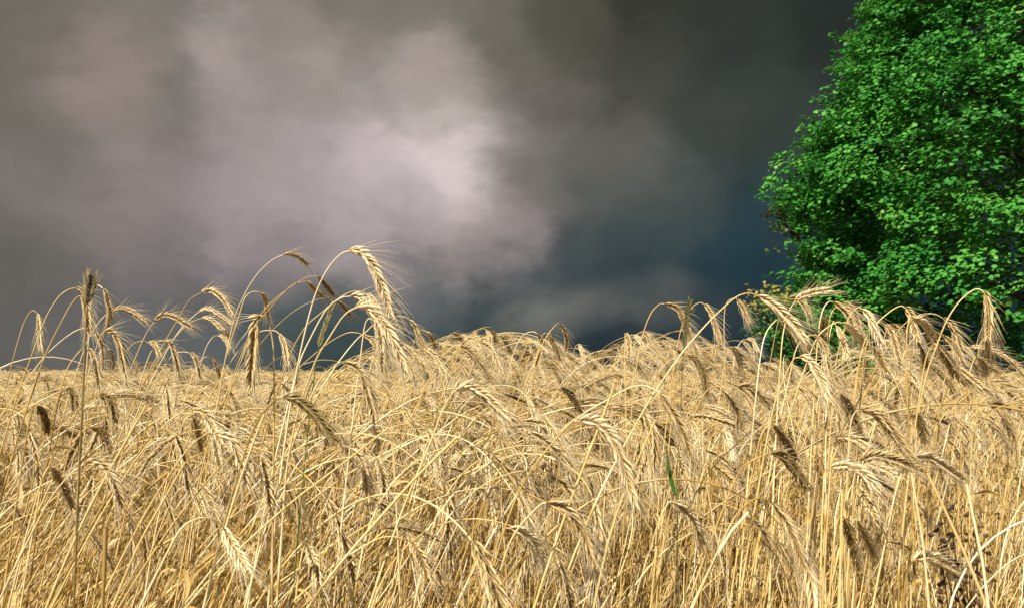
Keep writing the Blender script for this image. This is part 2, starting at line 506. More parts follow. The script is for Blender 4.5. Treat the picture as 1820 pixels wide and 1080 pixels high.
def maple():
    tx = (1990 - CX) / F * D_TREE
    t = thing('maple_tree', 'tall bright green leafy maple at the right edge of the field', 'tree', (tx, D_TREE, 0))
    base = np.array([tx, D_TREE, 0.0])
    # trunk
    tr = MB()
    P = catmull([(0, 0, -0.1), (0.05, 0, 2), (-0.1, 0.1, 4.5), (0.1, 0, 8), (0, 0, 12.5)], 24)
    tube(tr, P, np.interp(np.linspace(0, 1, 24), [0, 0.06, 1], [0.48, 0.34, 0.06]), 10, rng.uniform(0.3, 0.7, 24))
    tr.build('trunk', M_BARK, t)
    # clumps: crown radius at each height follows the outline seen from the field
    ey = np.array([e[0] for e in EDGE], float); ex = np.array([e[1] for e in EDGE], float)
    clumps = []
    n_try = 0
    while len(clumps) < 1650 and n_try < 40000:
        n_try += 1
        py = rng.uniform(-620, 740)
        z = CAM_H + (HOR - py) / F * D_TREE
        ed = np.interp(py, ey, ex)
        Rr = tx - (ed - CX) / F * D_TREE
        th = rng.uniform(0, 2 * math.pi)
        th_dir = np.array([math.cos(th), math.sin(th)])
        front = -th_dir[1] * 0.6 - th_dir[0] * 0.6
        if front < -0.3 and rng.random() < 0.7: continue
        cr = rng.uniform(0.24, 0.55)
        # boughs: the crown is gathered in masses with hollows between them
        q3 = np.array([th * 5.5, z])
        mass = math.sin(q3[0] * 1.3 + 1.7 * math.sin(q3[1] * 1.1)) * math.sin(q3[1] * 2.1 + 1.3 * math.sin(q3[0] * 0.7))
        if mass < -0.15 and rng.random() < 0.9: continue
        sx = CX + F * (tx + th_dir[0] * Rr * 0.9) / (D_TREE + th_dir[1] * Rr * 0.9)
        if sx > 1600 and py > 470 + (1820 - sx) * 0.5 and th_dir[1] < 0.5: continue
        lump = 0.92 + 0.16 * mass
        if abs(math.sin(th)) < 0.5 and math.cos(th) < 0: lump = 1.0
        rr = ((Rr - 0.28) * lump - cr * 0.8) * 0.98 * (1 - abs(rng.normal(0, 0.10)))
        if rr < 0.3: continue
        clumps.append((np.array([th_dir[0] * rr, th_dir[1] * rr, z]), cr, th_dir))
    core = []
    for _ in range(520):
        py = rng.uniform(-450, 640)
        z = CAM_H + (HOR - py) / F * D_TREE
        Rr = tx - (np.interp(py, ey, ex) - CX) / F * D_TREE
        th = rng.uniform(0, 2 * math.pi); td = np.array([math.cos(th), math.sin(th)])
        rr = Rr * rng.uniform(0.1, 0.62)
        if py > 480 and td[1] < 0.2 and td[0] > -0.8: continue
        core.append((np.array([*(td * rr), z]), 0.75, td))
    # boughs that stick out of the left side in steps
    for (bx, by) in ((1512, 66), (1519, 98), (1481, 117), (1466, 158), (1448, 178), (1456, 196), (1432, 219), (1430, 258), (1377, 284), (1388, 300), (1355, 337), (1368, 316), (1362, 352),
                     (1400, 370), (1408, 412), (1402, 432), (1412, 452), (1387, 486), (1398, 505), (1530, 20), (1545, -40), (1380, 530), (1390, 560), (1440, 240), (1420, 292), (1490, 150), (1372, 296), (1364, 322), (1360, 345), (1384, 280), (1472, 122), (1500, 80), (1424, 226)):
        tip = at(bx + 6, by, D_TREE - rng.uniform(0, 1.2)) - base
        inn = tip + np.array([rng.uniform(1.2, 1.9), rng.uniform(-0.2, 0.6), rng.uniform(-0.45, 0.05)])
        for q in range(7):
            u = q / 6
            clumps.append((tip * (1 - u) + inn * u + rng.normal(0, 0.04, 3), 0.15 + 0.24 * u, np.array([-0.9, -0.3])))
    cw = MB()
    for ci, (c, cr, td) in enumerate(clumps + core):
        m = int(170 * (cr / 0.5) ** 2) if ci < len(clumps) else 130
        d = norm(rng.normal(0, 1, (m, 3)))
        out = np.array([td[0], td[1], 0.5])
        d = norm(d + out * 0.45)
        rad = cr * rng.uniform(0.45, 1.05, m) ** 0.6
        C = c + d * rad[:, None] * np.array([1.1, 1.1, 0.7])
        Nn = norm(d * 0.35 + out * 0.45 + np.array([0, 0, 0.85]) + rng.normal(0, 0.2, 3) + rng.normal(0, 0.34, (m, 3)))
        size = rng.uniform(0.055, 0.103, m) * (1 if ci < len(clumps) else 1.25)
        tone = 0.58 + rng.normal(0, 0.09, m) + rng.normal(0, 0.15)
        leaves(cw, C, Nn, size, tone)
    # outer sprays of single twigs, so the outline is ragged
    br = MB()
    for _ in range(420):
        py = rng.uniform(-200, 600)
        z = CAM_H + (HOR - py) / F * D_TREE
        Rr = tx - (np.interp(py, ey, ex) - CX) / F * D_TREE
        th = math.pi + rng.uniform(-1.5, 1.2)
        td = np.array([math.cos(th), math.sin(th), 0.0])
        p0 = td * (Rr * 0.97 - 0.75) + np.array([0, 0, z - 0.05])
        ln = rng.uniform(0.30, 1.05)
        dr = norm(td + rng.normal(0, 0.35, 3) + np.array([0, 0, 0.15]))
        P = catmull([p0, p0 + dr * ln * 0.5 + np.array([0, 0, 0.05]), p0 + dr * ln + np.array([0, 0, -0.04])], 7)
        tube(br, P, np.linspace(0.009, 0.003, 7), 4, 0.4)
        m = int(30 * ln / 0.6)
        u = rng.uniform(0.25, 1.0, m)
        C = np.stack([np.interp(u, np.linspace(0, 1, 7), P[:, k]) for k in range(3)], 1) + rng.normal(0, 0.055, (m, 3))
        leaves(cw, C, norm(np.array([0, 0, 0.9]) + td * 0.4 + rng.normal(0, 0.45, (m, 3))), rng.uniform(0.06, 0.105, m), 0.5 + rng.normal(0, 0.15, m))
    cr_o = cw.build('crown', M_TREELEAF, t, smooth=False)
    br.build('twigs', M_BARK, t)
    # limbs out to some of the clumps
    for k in range(26):
        c, cr, td = clumps[(k * 37) % len(clumps)]
        z0 = max(1.2, c[2] - np.linalg.norm(c[:2]) * 0.45)
        b = MB()
        p0 = np.array([0, 0, min(z0, 11)])
        mid = p0 * 0.5 + c * 0.5 + np.array([0, 0, 0.25]) + rng.normal(0, 0.15, 3)
        P = catmull([p0, mid, c], 14)
        tube(b, P, np.linspace(0.10, 0.018, 14), 6, rng.uniform(0.3, 0.6, 14))
        b.build('limb', M_BARK, t)
    # dead, half bare branch with yellowing leaves that pokes out of the left side
    yb = MB(); yl = MB()
    org = np.array([tx, D_TREE, 0])
    for (pts, nl) in (([(1430, 440), (1400, 405), (1375, 385), (1352, 379)], 45), ([(1430, 440), (1405, 432), (1380, 436), (1358, 441)], 8),
                      ([(1432, 425), (1402, 412), (1372, 404)], 26), ([(1400, 405), (1390, 380), (1378, 368)], 30),
                      ([(1415, 430), (1398, 418), (1375, 422)], 5)):
        P = catmull([at(x, y, D_TREE - 0.6) - org for x, y in pts], 12)
        P += rng.normal(0, 0.012, P.shape)
        tube(yb, P, np.linspace(0.016, 0.003, 12), 4, 0.3)
        for q in range(5):
            i = rng.integers(3, 11); e = P[i] + rng.normal(0, 0.11, 3)
            tube(yb, [P[i], (P[i] + e) / 2 + (0, 0, .01), e], [0.004, 0.003, 0.002], 3, 0.3)
        if nl:
            u = rng.uniform(0.3, 1, nl)
            C = np.stack([np.interp(u, np.linspace(0, 1, 12), P[:, k]) for k in range(3)], 1) + rng.normal(0, 0.06, (nl, 3))
            leaves(yl, C, norm(np.array([0, -0.3, 0.8]) + rng.normal(0, 0.5, (nl, 3))), rng.uniform(0.05, 0.09, nl), rng.uniform(0.2, 1.0, nl))
    lb = yb.build('yellowing_branch', M_BARK, t)
    lb['label'] = 'thin half bare branch with yellowing leaves'
    yl.build('leaves', M_YLEAF, lb, smooth=False)
    return t


maple()


def shrub():
    """low bush at the foot of the tree, its left sprays turning yellow"""
    d = 12.5
    c0 = at(1450, 652, d)
    t = thing('hedge_shrub', 'low loose shrub with yellowing tips at the foot of the green tree', 'shrub', (c0[0], d, 0))
    org = np.array([c0[0], d, 0])
    wd = MB(); lf = MB()
    tips = [(1352, 510, .9), (1366, 516, .85), (1345, 545, .5), (1338, 575, .25), (1356, 582, .25), (1372, 540, .5), (1385, 520, .7), (1380, 575, .3), (1400, 560, .35),
            (1400, 530, .6), (1420, 545, .35), (1350, 570, .3), (1395, 600, .3), (1420, 590, .3), (1440, 560, .3), (1465, 575, .3), (1500, 590, .3), (1450, 600, .3), (1530, 600, .3),
            (1480, 550, .3), (1370, 505, .8), (1410, 510, .5), (1560, 610, .3), (1335, 520, .95), (1430, 620, .3), (1380, 620, .3), (1470, 620, .3), (1510, 620, .3)]
    for (x, y, yel) in tips:
        tip = at(x + rng.uniform(-3, 3), y, d + rng.uniform(-0.8, 0.6)) - org
        root = np.array([rng.uniform(-0.3, 0.5), rng.uniform(-0.3, 0.4), 0])
        mid = root * 0.45 + tip * 0.55 + np.array([0.25, 0, 0.15])
        P = catmull([root, mid, tip], 14)
        tube(wd, P, np.linspace(0.022, 0.003, 14), 5, 0.4)
        m = 120
        u = rng.beta(3.2, 1.2, m)
        C = np.stack([np.interp(u, np.linspace(0, 1, 14), P[:, k]) for k in range(3)], 1) + rng.normal(0, 0.10, (m, 3)) * np.array([1, 1, 0.7])
        leaves(lf, C, norm(np.array([-0.1, -0.25, 0.9]) + rng.normal(0, 0.45, (m, 3))), rng.uniform(0.045, 0.085, m), np.clip(yel * u + rng.normal(0, 0.18, m), 0, 1))
    wd.build('stems', M_BARK, t)
    lf.build('crown', plant_mat('shrub_leaf', [(0.0, (0.012, 0.12, 0.012)), (0.45, (0.05, 0.20, 0.03)), (0.7, (0.18, 0.24, 0.04)), (1.0, (0.40, 0.29, 0.06))],
                                rough=0.5, trans=0.32, spec=0.3, nscale=3.0, namp=0.2, spread=0.0), t, smooth=False)


shrub()

# ------------------------------------------------------------------ stalk templates for the crop
def stalk_curve(gen, lean, neck, tip, Ls, Le, n1=26, n2=12, yaw=0.0):
    """angle from the vertical grows along the stalk; droops towards +x"""
    s = 1 - (1 - np.linspace(0, 1, n1)) ** 1.9
    bw = gen.uniform(0.16, 0.34)
    bend = np.clip((s - (1 - bw)) / bw, 0, 1)
    ang = lean + (neck - lean) * bend ** 1.35 + 0.02 * np.sin(s * 8 + gen.uniform(0, 6))
    ds = Ls * np.diff(s)
    yy = np.cumsum(np.sin(s * 5 + gen.uniform(0, 6)) * 0.008)
    P = np.zeros((n1, 3))
    P[1:, 0] = np.cumsum(np.sin((ang[1:] + ang[:-1]) / 2) * ds)
    P[1:, 2] = np.cumsum(np.cos((ang[1:] + ang[:-1]) / 2) * ds)
    P[:, 1] = yy - yy[0] + yaw * bend ** 2 * 0.08
    s2 = np.linspace(0, 1, n2)
    a2 = neck + (tip - neck) * s2 ** 0.8
    E = np.zeros((n2, 3)); E[0] = P[-1]
    E[1:, 0] = P[-1, 0] + np.cumsum(np.sin(a2[1:])) * Le / (n2 - 1)
    E[1:, 2] = P[-1, 2] + np.cumsum(np.cos(a2[1:])) * Le / (n2 - 1)
    E[:, 1] = P[-1, 1] + yaw * 0.03 * s2
    return P, E


def dry_leaf(mb, gen, P, k, L, tone, w=0.0032):
    p0 = P[k]
    a = gen.uniform(0, 2 * math.pi)
    h = np.array([math.cos(a), math.sin(a), 0])
    up = gen.uniform(0.1, 0.9)
    pts = [p0, p0 + (h * 0.3 + np.array([0, 0, up])) * L * 0.4, p0 + h * L * 0.45 + np.array([0, 0, up * 0.35 * L]), p0 + h * L * gen.uniform(0.5, 0.75) + np.array([0, 0, -L * gen.uniform(0.1, 0.6)])]
    Q = catmull(pts, 17)
    tw = gen.normal(0, 1, 3)
    ribbon(mb, Q, w * np.interp(np.linspace(0, 8, 17), np.arange(9), [0.6, 0.9, 1, 1, 0.9, 0.75, 0.5, 0.3, 0.05]), tw / np.linalg.norm(tw), tone)


def make_variant(gen, detail, lod, Ls=1.22):
    """returns dict part -> MB, plus peak height; lod 0 near, 1 mid, 2 far"""
    u = gen.random()
    lean = R(gen.uniform(1, 13)); Le = gen.uniform(0.070, 0.115)
    if u < 0.10: neck, tip = R(gen.uniform(20, 50)), R(gen.uniform(40, 90))
    elif u < 0.30: neck, tip = R(gen.uniform(70, 100)), R(gen.uniform(110, 140))
    else: neck, tip = R(gen.uniform(100, 140)), R(gen.uniform(150, 178))
    P, E = stalk_curve(gen, lean, neck, tip, Ls, Le, *( (40, 14) if lod == 0 else (17, 6) if lod == 1 else (8, 4)), yaw=gen.uniform(-1, 1))
    tone = 0.5 + gen.normal(0, 0.13)
    st, er, aw, lf = MB(), MB(), MB(), MB()
    side = norm(np.array([gen.normal(0, 0.5), 1.0, gen.normal(0, 0.5)])) if gen.random() < 0.6 else norm(gen.normal(0, 1, 3))
    if lod == 0:
        stem_tube(st, P, 0.0014, 0.00065, tone + 0.08, 6)
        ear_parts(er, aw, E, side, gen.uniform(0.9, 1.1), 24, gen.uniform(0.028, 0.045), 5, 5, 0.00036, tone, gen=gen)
        for q in range(1): dry_leaf(lf, gen, P, int(gen.uniform(7, 20)), gen.uniform(0.10, 0.20), tone + gen.normal(-0.05, 0.15))
    elif lod == 1:
        tube(st, P, np.linspace(0.0019, 0.0011, len(P)), 3, tone + 0.08)
        ear_parts(er, aw, E, side, 1.25, 13, 0.036, 4, 3, 0.0005, tone, gen=gen)
        if gen.random() < 0.6: dry_leaf(lf, gen, P, int(gen.uniform(4, 9)), gen.uniform(0.12, 0.26), tone + gen.normal(-0.05, 0.15), 0.006)
    else:
        P = P[2:]
        tube(st, P, np.linspace(0.003, 0.0022, len(P)), 3, tone + 0.08)
        tube(er, np.vstack([E, E[-1] + (E[-1] - E[-2]) * 1.0]), np.array([0.003, 0.0075, 0.0085, 0.006, 0.001]), 3, tone)
    return dict(stem=st, ear=er, awns=aw, leaf=lf), max(P[:, 2].max(), E[:, 2].max()), np.vstack([P, E])


def make_straw(gen):
    lean = R(gen.uniform(4, 34)); L = gen.uniform(0.9, 1.25)
    n = 12; u = np.linspace(0, 1, n)
    P = np.stack([np.sin(lean) * L * u + 0.05 * u ** 2 * gen.uniform(-1, 1), gen.normal(0, 0.02) * np.sin(u * 4), np.cos(lean) * L * u], 1)
    if gen.random() < 0.4: P[8:, 2] -= np.array([0.01, 0.05, 0.12, 0.20]) * gen.uniform(0.3, 1.0)
    st, lf = MB(), MB()
    tube(st, P, np.linspace(0.00135, 0.0008, n), 5, 0.6 + gen.normal(0, 0.16) + 0.1 * np.sin(u * 9))
    for q in range(2): dry_leaf(lf, gen, P, int(gen.uniform(4, 11)), gen.uniform(0.07, 0.18), 0.5 + gen.normal(0, 0.2), 0.003)
    return dict(stem=st, ear=MB(), awns=MB(), leaf=lf), P[:, 2].max()


PARTM = dict(stem=M_STEM, ear=M_EAR, awns=M_AWN, leaf=M_LEAF)
ORDER = ['stem', 'ear', 'awns', 'leaf']
NVAR, NTALL = 22, 10
vgen = np.random.default_rng(11)
VARS = [make_variant(vgen, 1, 0) for _ in range(NVAR)] + [make_variant(vgen, 1, 0, vgen.uniform(1.48, 1.60)) for _ in range(NTALL)]


# ------------------------------------------------------------------ traced foreground stalks
# ear points from neck to tip, then stem points from the neck downwards, in pixels of the photograph
H = []


def S(ear, stem, d=None, tone=0.55, label=None, k=1.0, mat=None, splay=1.0, dz=0.0, awn=None, tilt=None):
    H.append(dict(ear=ear, stem=stem, d=d, tone=tone, label=label, k=k, mat=mat, splay=splay, dz=dz, awn=awn, tilt=tilt))


S([(66, 557), (70, 575), (71, 597), (73, 622)], [(55, 553), (40, 580), (20, 650)], label='rye ear hanging straight down at the far left edge of the crop against grey cloud')
S([(155, 545), (158, 522), (161, 505), (163, 490)], [(152, 600), (148, 690), (140, 850), (134, 1010)], d=0.72, tone=0.5, mat='grey', k=0.62, awn=0.012, tilt=0.5, splay=0.3,
  label='dark blurred upright rye stalk nearest the lens at the left')
S([(132, 512), (148, 521), (155, 545), (160, 575)], [(110, 522), (92, 545), (79, 570), (62, 615)], label='arching stalk whose ear droops just behind the dark blurred stalk')
S([(142, 526), (152, 545), (157, 570), (158, 590)], [(127, 540), (110, 570), (85, 620), (65, 672)], d=1.7, label='thin stalk arching lower behind the dark blurred stalk at left')
S([(182, 512), (190, 530), (195, 552), (191, 580)], [(171, 508), (163, 530), (158, 600), (152, 680)], d=1.8, label='slim ear hanging down just right of the dark blurred stalk')
S([(196, 556), (215, 549), (235, 555), (260, 571)], [(185, 562), (167, 585), (152, 615), (135, 665)], splay=1.3, label='feathery ear bent sideways over grey cloud, right of the dark blurred stalk')
S([(275, 572), (290, 561), (312, 565), (342, 582)], [(260, 592), (240, 637), (220, 687)], splay=1.3, label='ear lying almost level over grey cloud with its tip pointing right')
S([(356, 521), (372, 516), (392, 527), (406, 545), (414, 560)], [(335, 535), (315, 570), (300, 595), (260, 670)], tone=0.42, label='high curved ear shaped like a sickle, left of the tall twisted awn cluster')
S([(354, 554), (370, 550), (390, 560), (410, 575)], [(335, 570), (310, 600), (272, 670)], label='upper of two parallel ears under the sickle-shaped ear')
S([(356, 566), (372, 567), (390, 580), (407, 597)], [(335, 575), (315, 595), (285, 635), (265, 665)], label='lower of two parallel ears under the sickle-shaped ear')
S([(470, 562), (460, 563), (454, 580), (450, 625), (445, 688)], [(479, 577), (486, 620), (487, 690), (486, 850), (484, 1000)], d=1.15, k=1.15, splay=1.9, tone=0.72,
  label='large ear turned to the viewer, awns spread wide like a broom')
S([(505, 453), (520, 453), (535, 462), (546, 471)], [(480, 465), (450, 497), (422, 550), (410, 592), (400, 640)], d=2.2, label='small short ear highest on a long thin stem against the pale cloud')
S([(462, 520), (470, 530), (474, 545), (477, 562)], [(447, 519), (435, 530), (425, 560), (412, 600), (398, 650)], d=2.3, tone=0.5, label='small ear hanging on a tight hook just above the broom-like ear')
S([(164, 584), (175, 600), (182, 620), (183, 652)], [(157, 581), (130, 590), (92, 620), (62, 655)], label=None)
S([(185, 590), (197, 588), (210, 605), (218, 635), (223, 660)], [(177, 600), (165, 640), (150, 690)], label='bright ear in a smooth curve below the feathery sideways ear')
S([(155, 617), (167, 635), (173, 660), (178, 692)], [(145, 620), (122, 650), (108, 690)])
S([(195, 620), (199, 635), (200, 655)], [(187, 625), (180, 650), (172, 690)], tone=0.35, d=2.6)
S([(262, 608), (275, 612), (284, 632)], [(255, 605), (235, 612), (210, 645), (188, 685)], d=2.4, tone=0.35, label='short brownish ear on a wide arch over the left crop')
S([(289, 605), (302, 610), (312, 635), (320, 667)], [(277, 610), (262, 640), (248, 685)])
S([(337, 627), (347, 637), (352, 652), (355, 670)], [(320, 625), (305, 632), (280, 670)], d=2.4)
S([(374, 635), (382, 645), (387, 658), (390, 672)], [(362, 635), (347, 655), (333, 695)], d=2.6)
S([(495, 592), (505, 610), (510, 630), (511, 650)], [(485, 587), (460, 590), (430, 615), (398, 662)], d=1.9)
S([(387, 596), (400, 602), (408, 618)], [(378, 599), (365, 620), (352, 665)], d=2.8)
# --- the tall group left of the middle
S([(617, 447), (640, 449), (660, 470), (675, 500), (686, 530), (695, 562)], [(600, 457), (580, 482), (560, 525), (542, 590), (527, 660), (510, 760), (492, 900), (482, 1010)],
  d=1.25, k=1.2, tone=0.66, splay=1.2, awn=0.052, label='tallest and biggest ear, arching high against the bright cloud')
S([(620, 527), (636, 527), (655, 545), (668, 562), (676, 590), (680, 625)], [(605, 530), (580, 550), (552, 600), (532, 645), (512, 720)], d=1.35, tone=0.62, k=1.05, label='ear half hidden behind the long lower ear of the tall group')
S([(650, 521), (662, 535), (672, 552), (684, 580)], [(635, 517), (620, 520), (600, 532), (572, 555), (542, 582), (517, 627), (495, 690)], d=1.7, label='slender ear on the long thin arch crossing the tallest stem')
S([(632, 547), (650, 545), (670, 562), (686, 582), (700, 607), (712, 635), (721, 665)], [(610, 562), (585, 600), (565, 632), (552, 665), (530, 730), (510, 830), (500, 960)],
  d=1.12, k=1.15, tone=0.68, splay=1.3, awn=0.050, label='long heavy ear just below the tallest ear, reaching down into the crop')
S([(564, 492), (577, 505), (592, 524)], [(556, 491), (542, 494), (510, 515), (480, 540), (455, 572), (425, 640)], d=2.3, tone=0.4, label='small dull ear crossing behind the tallest stem')
S([(545, 501), (557, 512), (575, 529)], [(535, 501), (517, 508), (482, 545), (452, 585), (425, 650)], d=2.3, tone=0.4, label='small dull ear just left of the tallest stem')
S([(600, 535), (610, 545), (622, 560)], [(593, 530), (572, 530), (535, 545), (505, 567), (470, 602), (435, 650)], d=2.5, tone=0.4, label='small faint ear pointing down right between the tallest stem and its neighbours')
S([(645, 595), (660, 604), (670, 620), (673, 640)], [(635, 591), (615, 592), (580, 612), (527, 657), (500, 690)], d=2.0)
S([(667, 575), (680, 580), (688, 605), (686, 640)], [(650, 590), (635, 602), (610, 632), (585, 668)], d=1.5)
S([(664, 570), (672, 590), (677, 625), (680, 660)], [(655, 566), (648, 580), (640, 640), (630, 720)], d=1.5, tone=0.6, splay=1.4)
S([(726, 567), (737, 580), (747, 600), (760, 622)], [(715, 562), (700, 565), (684, 590), (665, 640)], d=1.9, tone=0.5, label='feathery ear leaning out just right of the tall group')
S([(757, 589), (767, 600), (775, 620)], [(747, 587), (735, 610), (725, 655)], d=2.5, tone=0.4)
S([(610, 643), (630, 650), (645, 668), (655, 700), (667, 748)], [(598, 647), (572, 670), (555, 700), (520, 790)], d=1.25, k=1.05, tone=0.66, label='bright ear with bold grain rows at the crop top below the tall group')
S([(817, 615), (835, 625), (855, 650), (872, 677)], [(808, 614), (785, 635), (755, 690)], d=1.7, tone=0.5)
S([(852, 607), (872, 620), (885, 645), (896, 672)], [(843, 604), (822, 615), (805, 655)], d=1.8, tone=0.65)
S([(875, 585), (880, 600), (881, 622)], [(869, 581), (855, 583), (835, 595), (808, 625)], d=2.7, tone=0.35, label='brownish ear on the highest arch of the middle hump of crop')
S([(890, 595), (900, 610), (908, 625)], [(884, 597), (878, 620), (872, 660)], d=2.9)
S([(757, 620), (772, 632), (785, 655), (793, 678)], [(748, 622), (735, 640), (715, 690)], d=1.8, tone=0.62)
S([(805, 592), (815, 597), (825, 612)], [(798, 597), (788, 625), (780, 660)], d=2.8)
S([(830, 600), (845, 600), (858, 618)], [(820, 606), (806, 640), (798, 670)], d=2.8)
# --- middle, against the dark sky
S([(996, 576), (1003, 588), (1006, 602), (1007, 622)], [(989, 576), (972, 597), (957, 627), (930, 690), (910, 740)], d=2.3, tone=0.38, label='brown ear on the tall hook left of the dark gap in the skyline')
S([(970, 592), (982, 607), (990, 625), (995, 640)], [(963, 598), (955, 625), (945, 685)], d=2.3, tone=0.45, label='ear hanging just left of the brown hooked ear')
S([(955, 593), (962, 605), (968, 624)], [(946, 589), (930, 595), (915, 620), (905, 660)], d=2.7)
S([(1027, 612), (1034, 622), (1038, 640)], [(1022, 618), (1016, 645), (1008, 680)], d=3.0)
S([(1180, 540), (1200, 547), (1217, 570), (1230, 606)], [(1172, 541), (1157, 557), (1142, 597), (1130, 660), (1122, 740)], d=1.75, tone=0.55, label='feathery ear drooping left of the thin upright grass spike')
S([(1250, 540), (1262, 555), (1272, 580), (1281, 612)], [(1243, 538), (1230, 547), (1212, 580), (1200, 640), (1190, 710)], d=1.8, tone=0.45, label='feathery ear drooping right of the thin upright grass spike')
S([(1345, 525), (1365, 535), (1390, 555), (1412, 578), (1436, 612)], [(1330, 521), (1312, 526), (1292, 541), (1255, 577), (1212, 627), (1180, 672), (1155, 710), (1110, 790), (1060, 890)],
  d=1.3, k=1.15, splay=2.1, tone=0.66, awn=0.05, label='large pale ear with combed out awns before the left side of the tree')
S([(1310, 532), (1322, 550), (1332, 573)], [(1304, 530), (1292, 538), (1287, 570), (1289, 670), (1290, 760)], d=2.3, tone=0.5, label='small ear hanging beneath the long bright arching stem')
S([(1220, 632), (1237, 640), (1250, 665), (1256, 702)], [(1212, 636), (1203, 660), (1196, 720)], d=1.7, tone=0.22, mat='grey', label='dark olive ear curving below the thin upright grass spike')
S([(1172, 698), (1195, 733), (1214, 771), (1226, 806)], [(1160, 690), (1142, 684), (1115, 690), (1072, 714), (1030, 740), (980, 789), (930, 860)], d=1.25, tone=0.66, k=1.05,
  label='long straight pale ear on a wide flat arch in the middle of the crop')
S([(1025, 748), (1053, 749), (1082, 771), (1100, 806), (1116, 856), (1130, 900)], [(1015, 751), (987, 781), (943, 837), (911, 900), (885, 980)], d=0.98, k=1.1, tone=0.68,
  label='longest ear in the front crop, hanging in a big bow right of centre')
S([(971, 894), (1000, 897), (1019, 919), (1037, 948), (1056, 1000)], [(962, 895), (937, 919), (911, 954), (890, 1010)], d=1.0, tone=0.5, label='thick shaded ear bowing over at the bottom centre')
S([(905, 938), (933, 948), (952, 970), (967, 1012)], [(896, 942), (884, 965), (872, 1010)], d=1.05, tone=0.66, label='pale ear at the bottom, just left of the thick shaded ear')
S([(1195, 891), (1217, 904), (1236, 932), (1258, 975)], [(1187, 894), (1173, 926), (1164, 1005)], d=1.1, tone=0.5)
S([(1283, 691), (1305, 721), (1321, 765)], [(1272, 686), (1252, 699), (1226, 759), (1208, 830)], d=1.35, tone=0.5)
S([(997, 689), (1015, 702), (1031, 730)], [(985, 690), (965, 705), (940, 760)], d=1.9, tone=0.25, mat='grey')
S([(943, 767), (971, 784), (990, 806), (1002, 836)], [(935, 766), (905, 800), (880, 850)], d=1.3, tone=0.5)
S([(806, 696), (828, 686), (857, 699), (885, 724), (909, 745)], [(798, 708), (787, 727), (769, 775), (743, 838), (710, 920)], d=1.15, k=1.05, tone=0.62, label='big pale ear arched like a rainbow near the picture middle')
S([(501, 707), (523, 708), (551, 727), (572, 752), (596, 784)], [(490, 709), (476, 724), (460, 743), (440, 790), (415, 870)], d=1.12, k=1.1, tone=0.42, mat='grey', label='bold ear with dark underside below the tall group')
S([(624, 797), (643, 815), (652, 850), (655, 900)], [(612, 792), (586, 797), (539, 825), (495, 880)], d=1.2, tone=0.5)
S([(728, 963), (743, 982), (757, 1020)], [(716, 956), (680, 954), (636, 976), (575, 1020)], d=1.1, tone=0.55, label='ear ending a low flat arch at the bottom, left of centre')
S([(545, 973), (557, 995), (566, 1035)], [(539, 975), (532, 1010), (525, 1070)], d=1.1, tone=0.58)
# --- lower left
S([(148, 825), (167, 819), (189, 834), (205, 863), (217, 902)], [(139, 831), (123, 844), (92, 882), (60, 940)], d=1.1, tone=0.68, label='bright bowed ear just right of the dark blurred stem low at left')
S([(91, 831), (107, 856), (129, 902)], [(84, 832), (72, 860), (55, 920)], d=1.25, tone=0.45)
S([(309, 771), (321, 800), (328, 837), (334, 868)], [(300, 764), (287, 762), (262, 784), (217, 847), (170, 920)], d=1.2, tone=0.5, label='slim ear hanging straight down in the left crop')
S([(340, 730), (362, 734), (381, 762), (395, 790)], [(330, 729), (315, 737), (296, 752), (249, 806), (200, 880)], d=1.25, tone=0.6)
S([(378, 771), (403, 775), (420, 797), (431, 830), (439, 866)], [(368, 771), (343, 787), (310, 830), (265, 900)], d=1.15, tone=0.62, label='pale ear bowed over three hanging ears in the left crop')
S([(381, 775), (384, 800), (391, 830)], [(378, 768), (370, 790), (350, 870)], d=1.4, tone=0.4)
S([(463, 812), (473, 850), (479, 898)], [(455, 802), (435, 798), (400, 819), (343, 885), (290, 955)], d=1.2, tone=0.4)
S([(394, 935), (410, 963), (424, 988), (440, 1014)], [(386, 927), (362, 919), (325, 935), (288, 1000)], d=1.0, tone=0.64, label='crisp pale ear in the lower left corner area, near the bottom edge')
S([(177, 702), (192, 708), (201, 725), (205, 748)], [(168, 703), (139, 730), (105, 790)], d=1.4, tone=0.22, mat='grey', label='dark hooked ear near the top of the left crop')
S([(117, 691), (129, 699), (132, 728)], [(110, 695), (100, 730), (88, 800)], d=1.6, tone=0.2, mat='grey')
S([(66, 721), (79, 740), (83, 768)], [(60, 722), (50, 760), (40, 820)], d=1.4, tone=0.2, mat='grey')
S([(161, 760), (180, 768), (195, 808)], [(150, 763), (120, 800), (85, 870)], d=1.5, tone=0.45)
S([(343, 743), (350, 770), (356, 798)], [(336, 738), (322, 760), (300, 840)], d=1.5, tone=0.4)
S([(293, 686), (297, 710), (300, 742)], [(287, 684), (275, 710), (255, 780)], d=1.6, tone=0.45)
S([(340, 869), (352, 885), (363, 912)], [(330, 864), (310, 880), (280, 950)], d=1.35, tone=0.4)
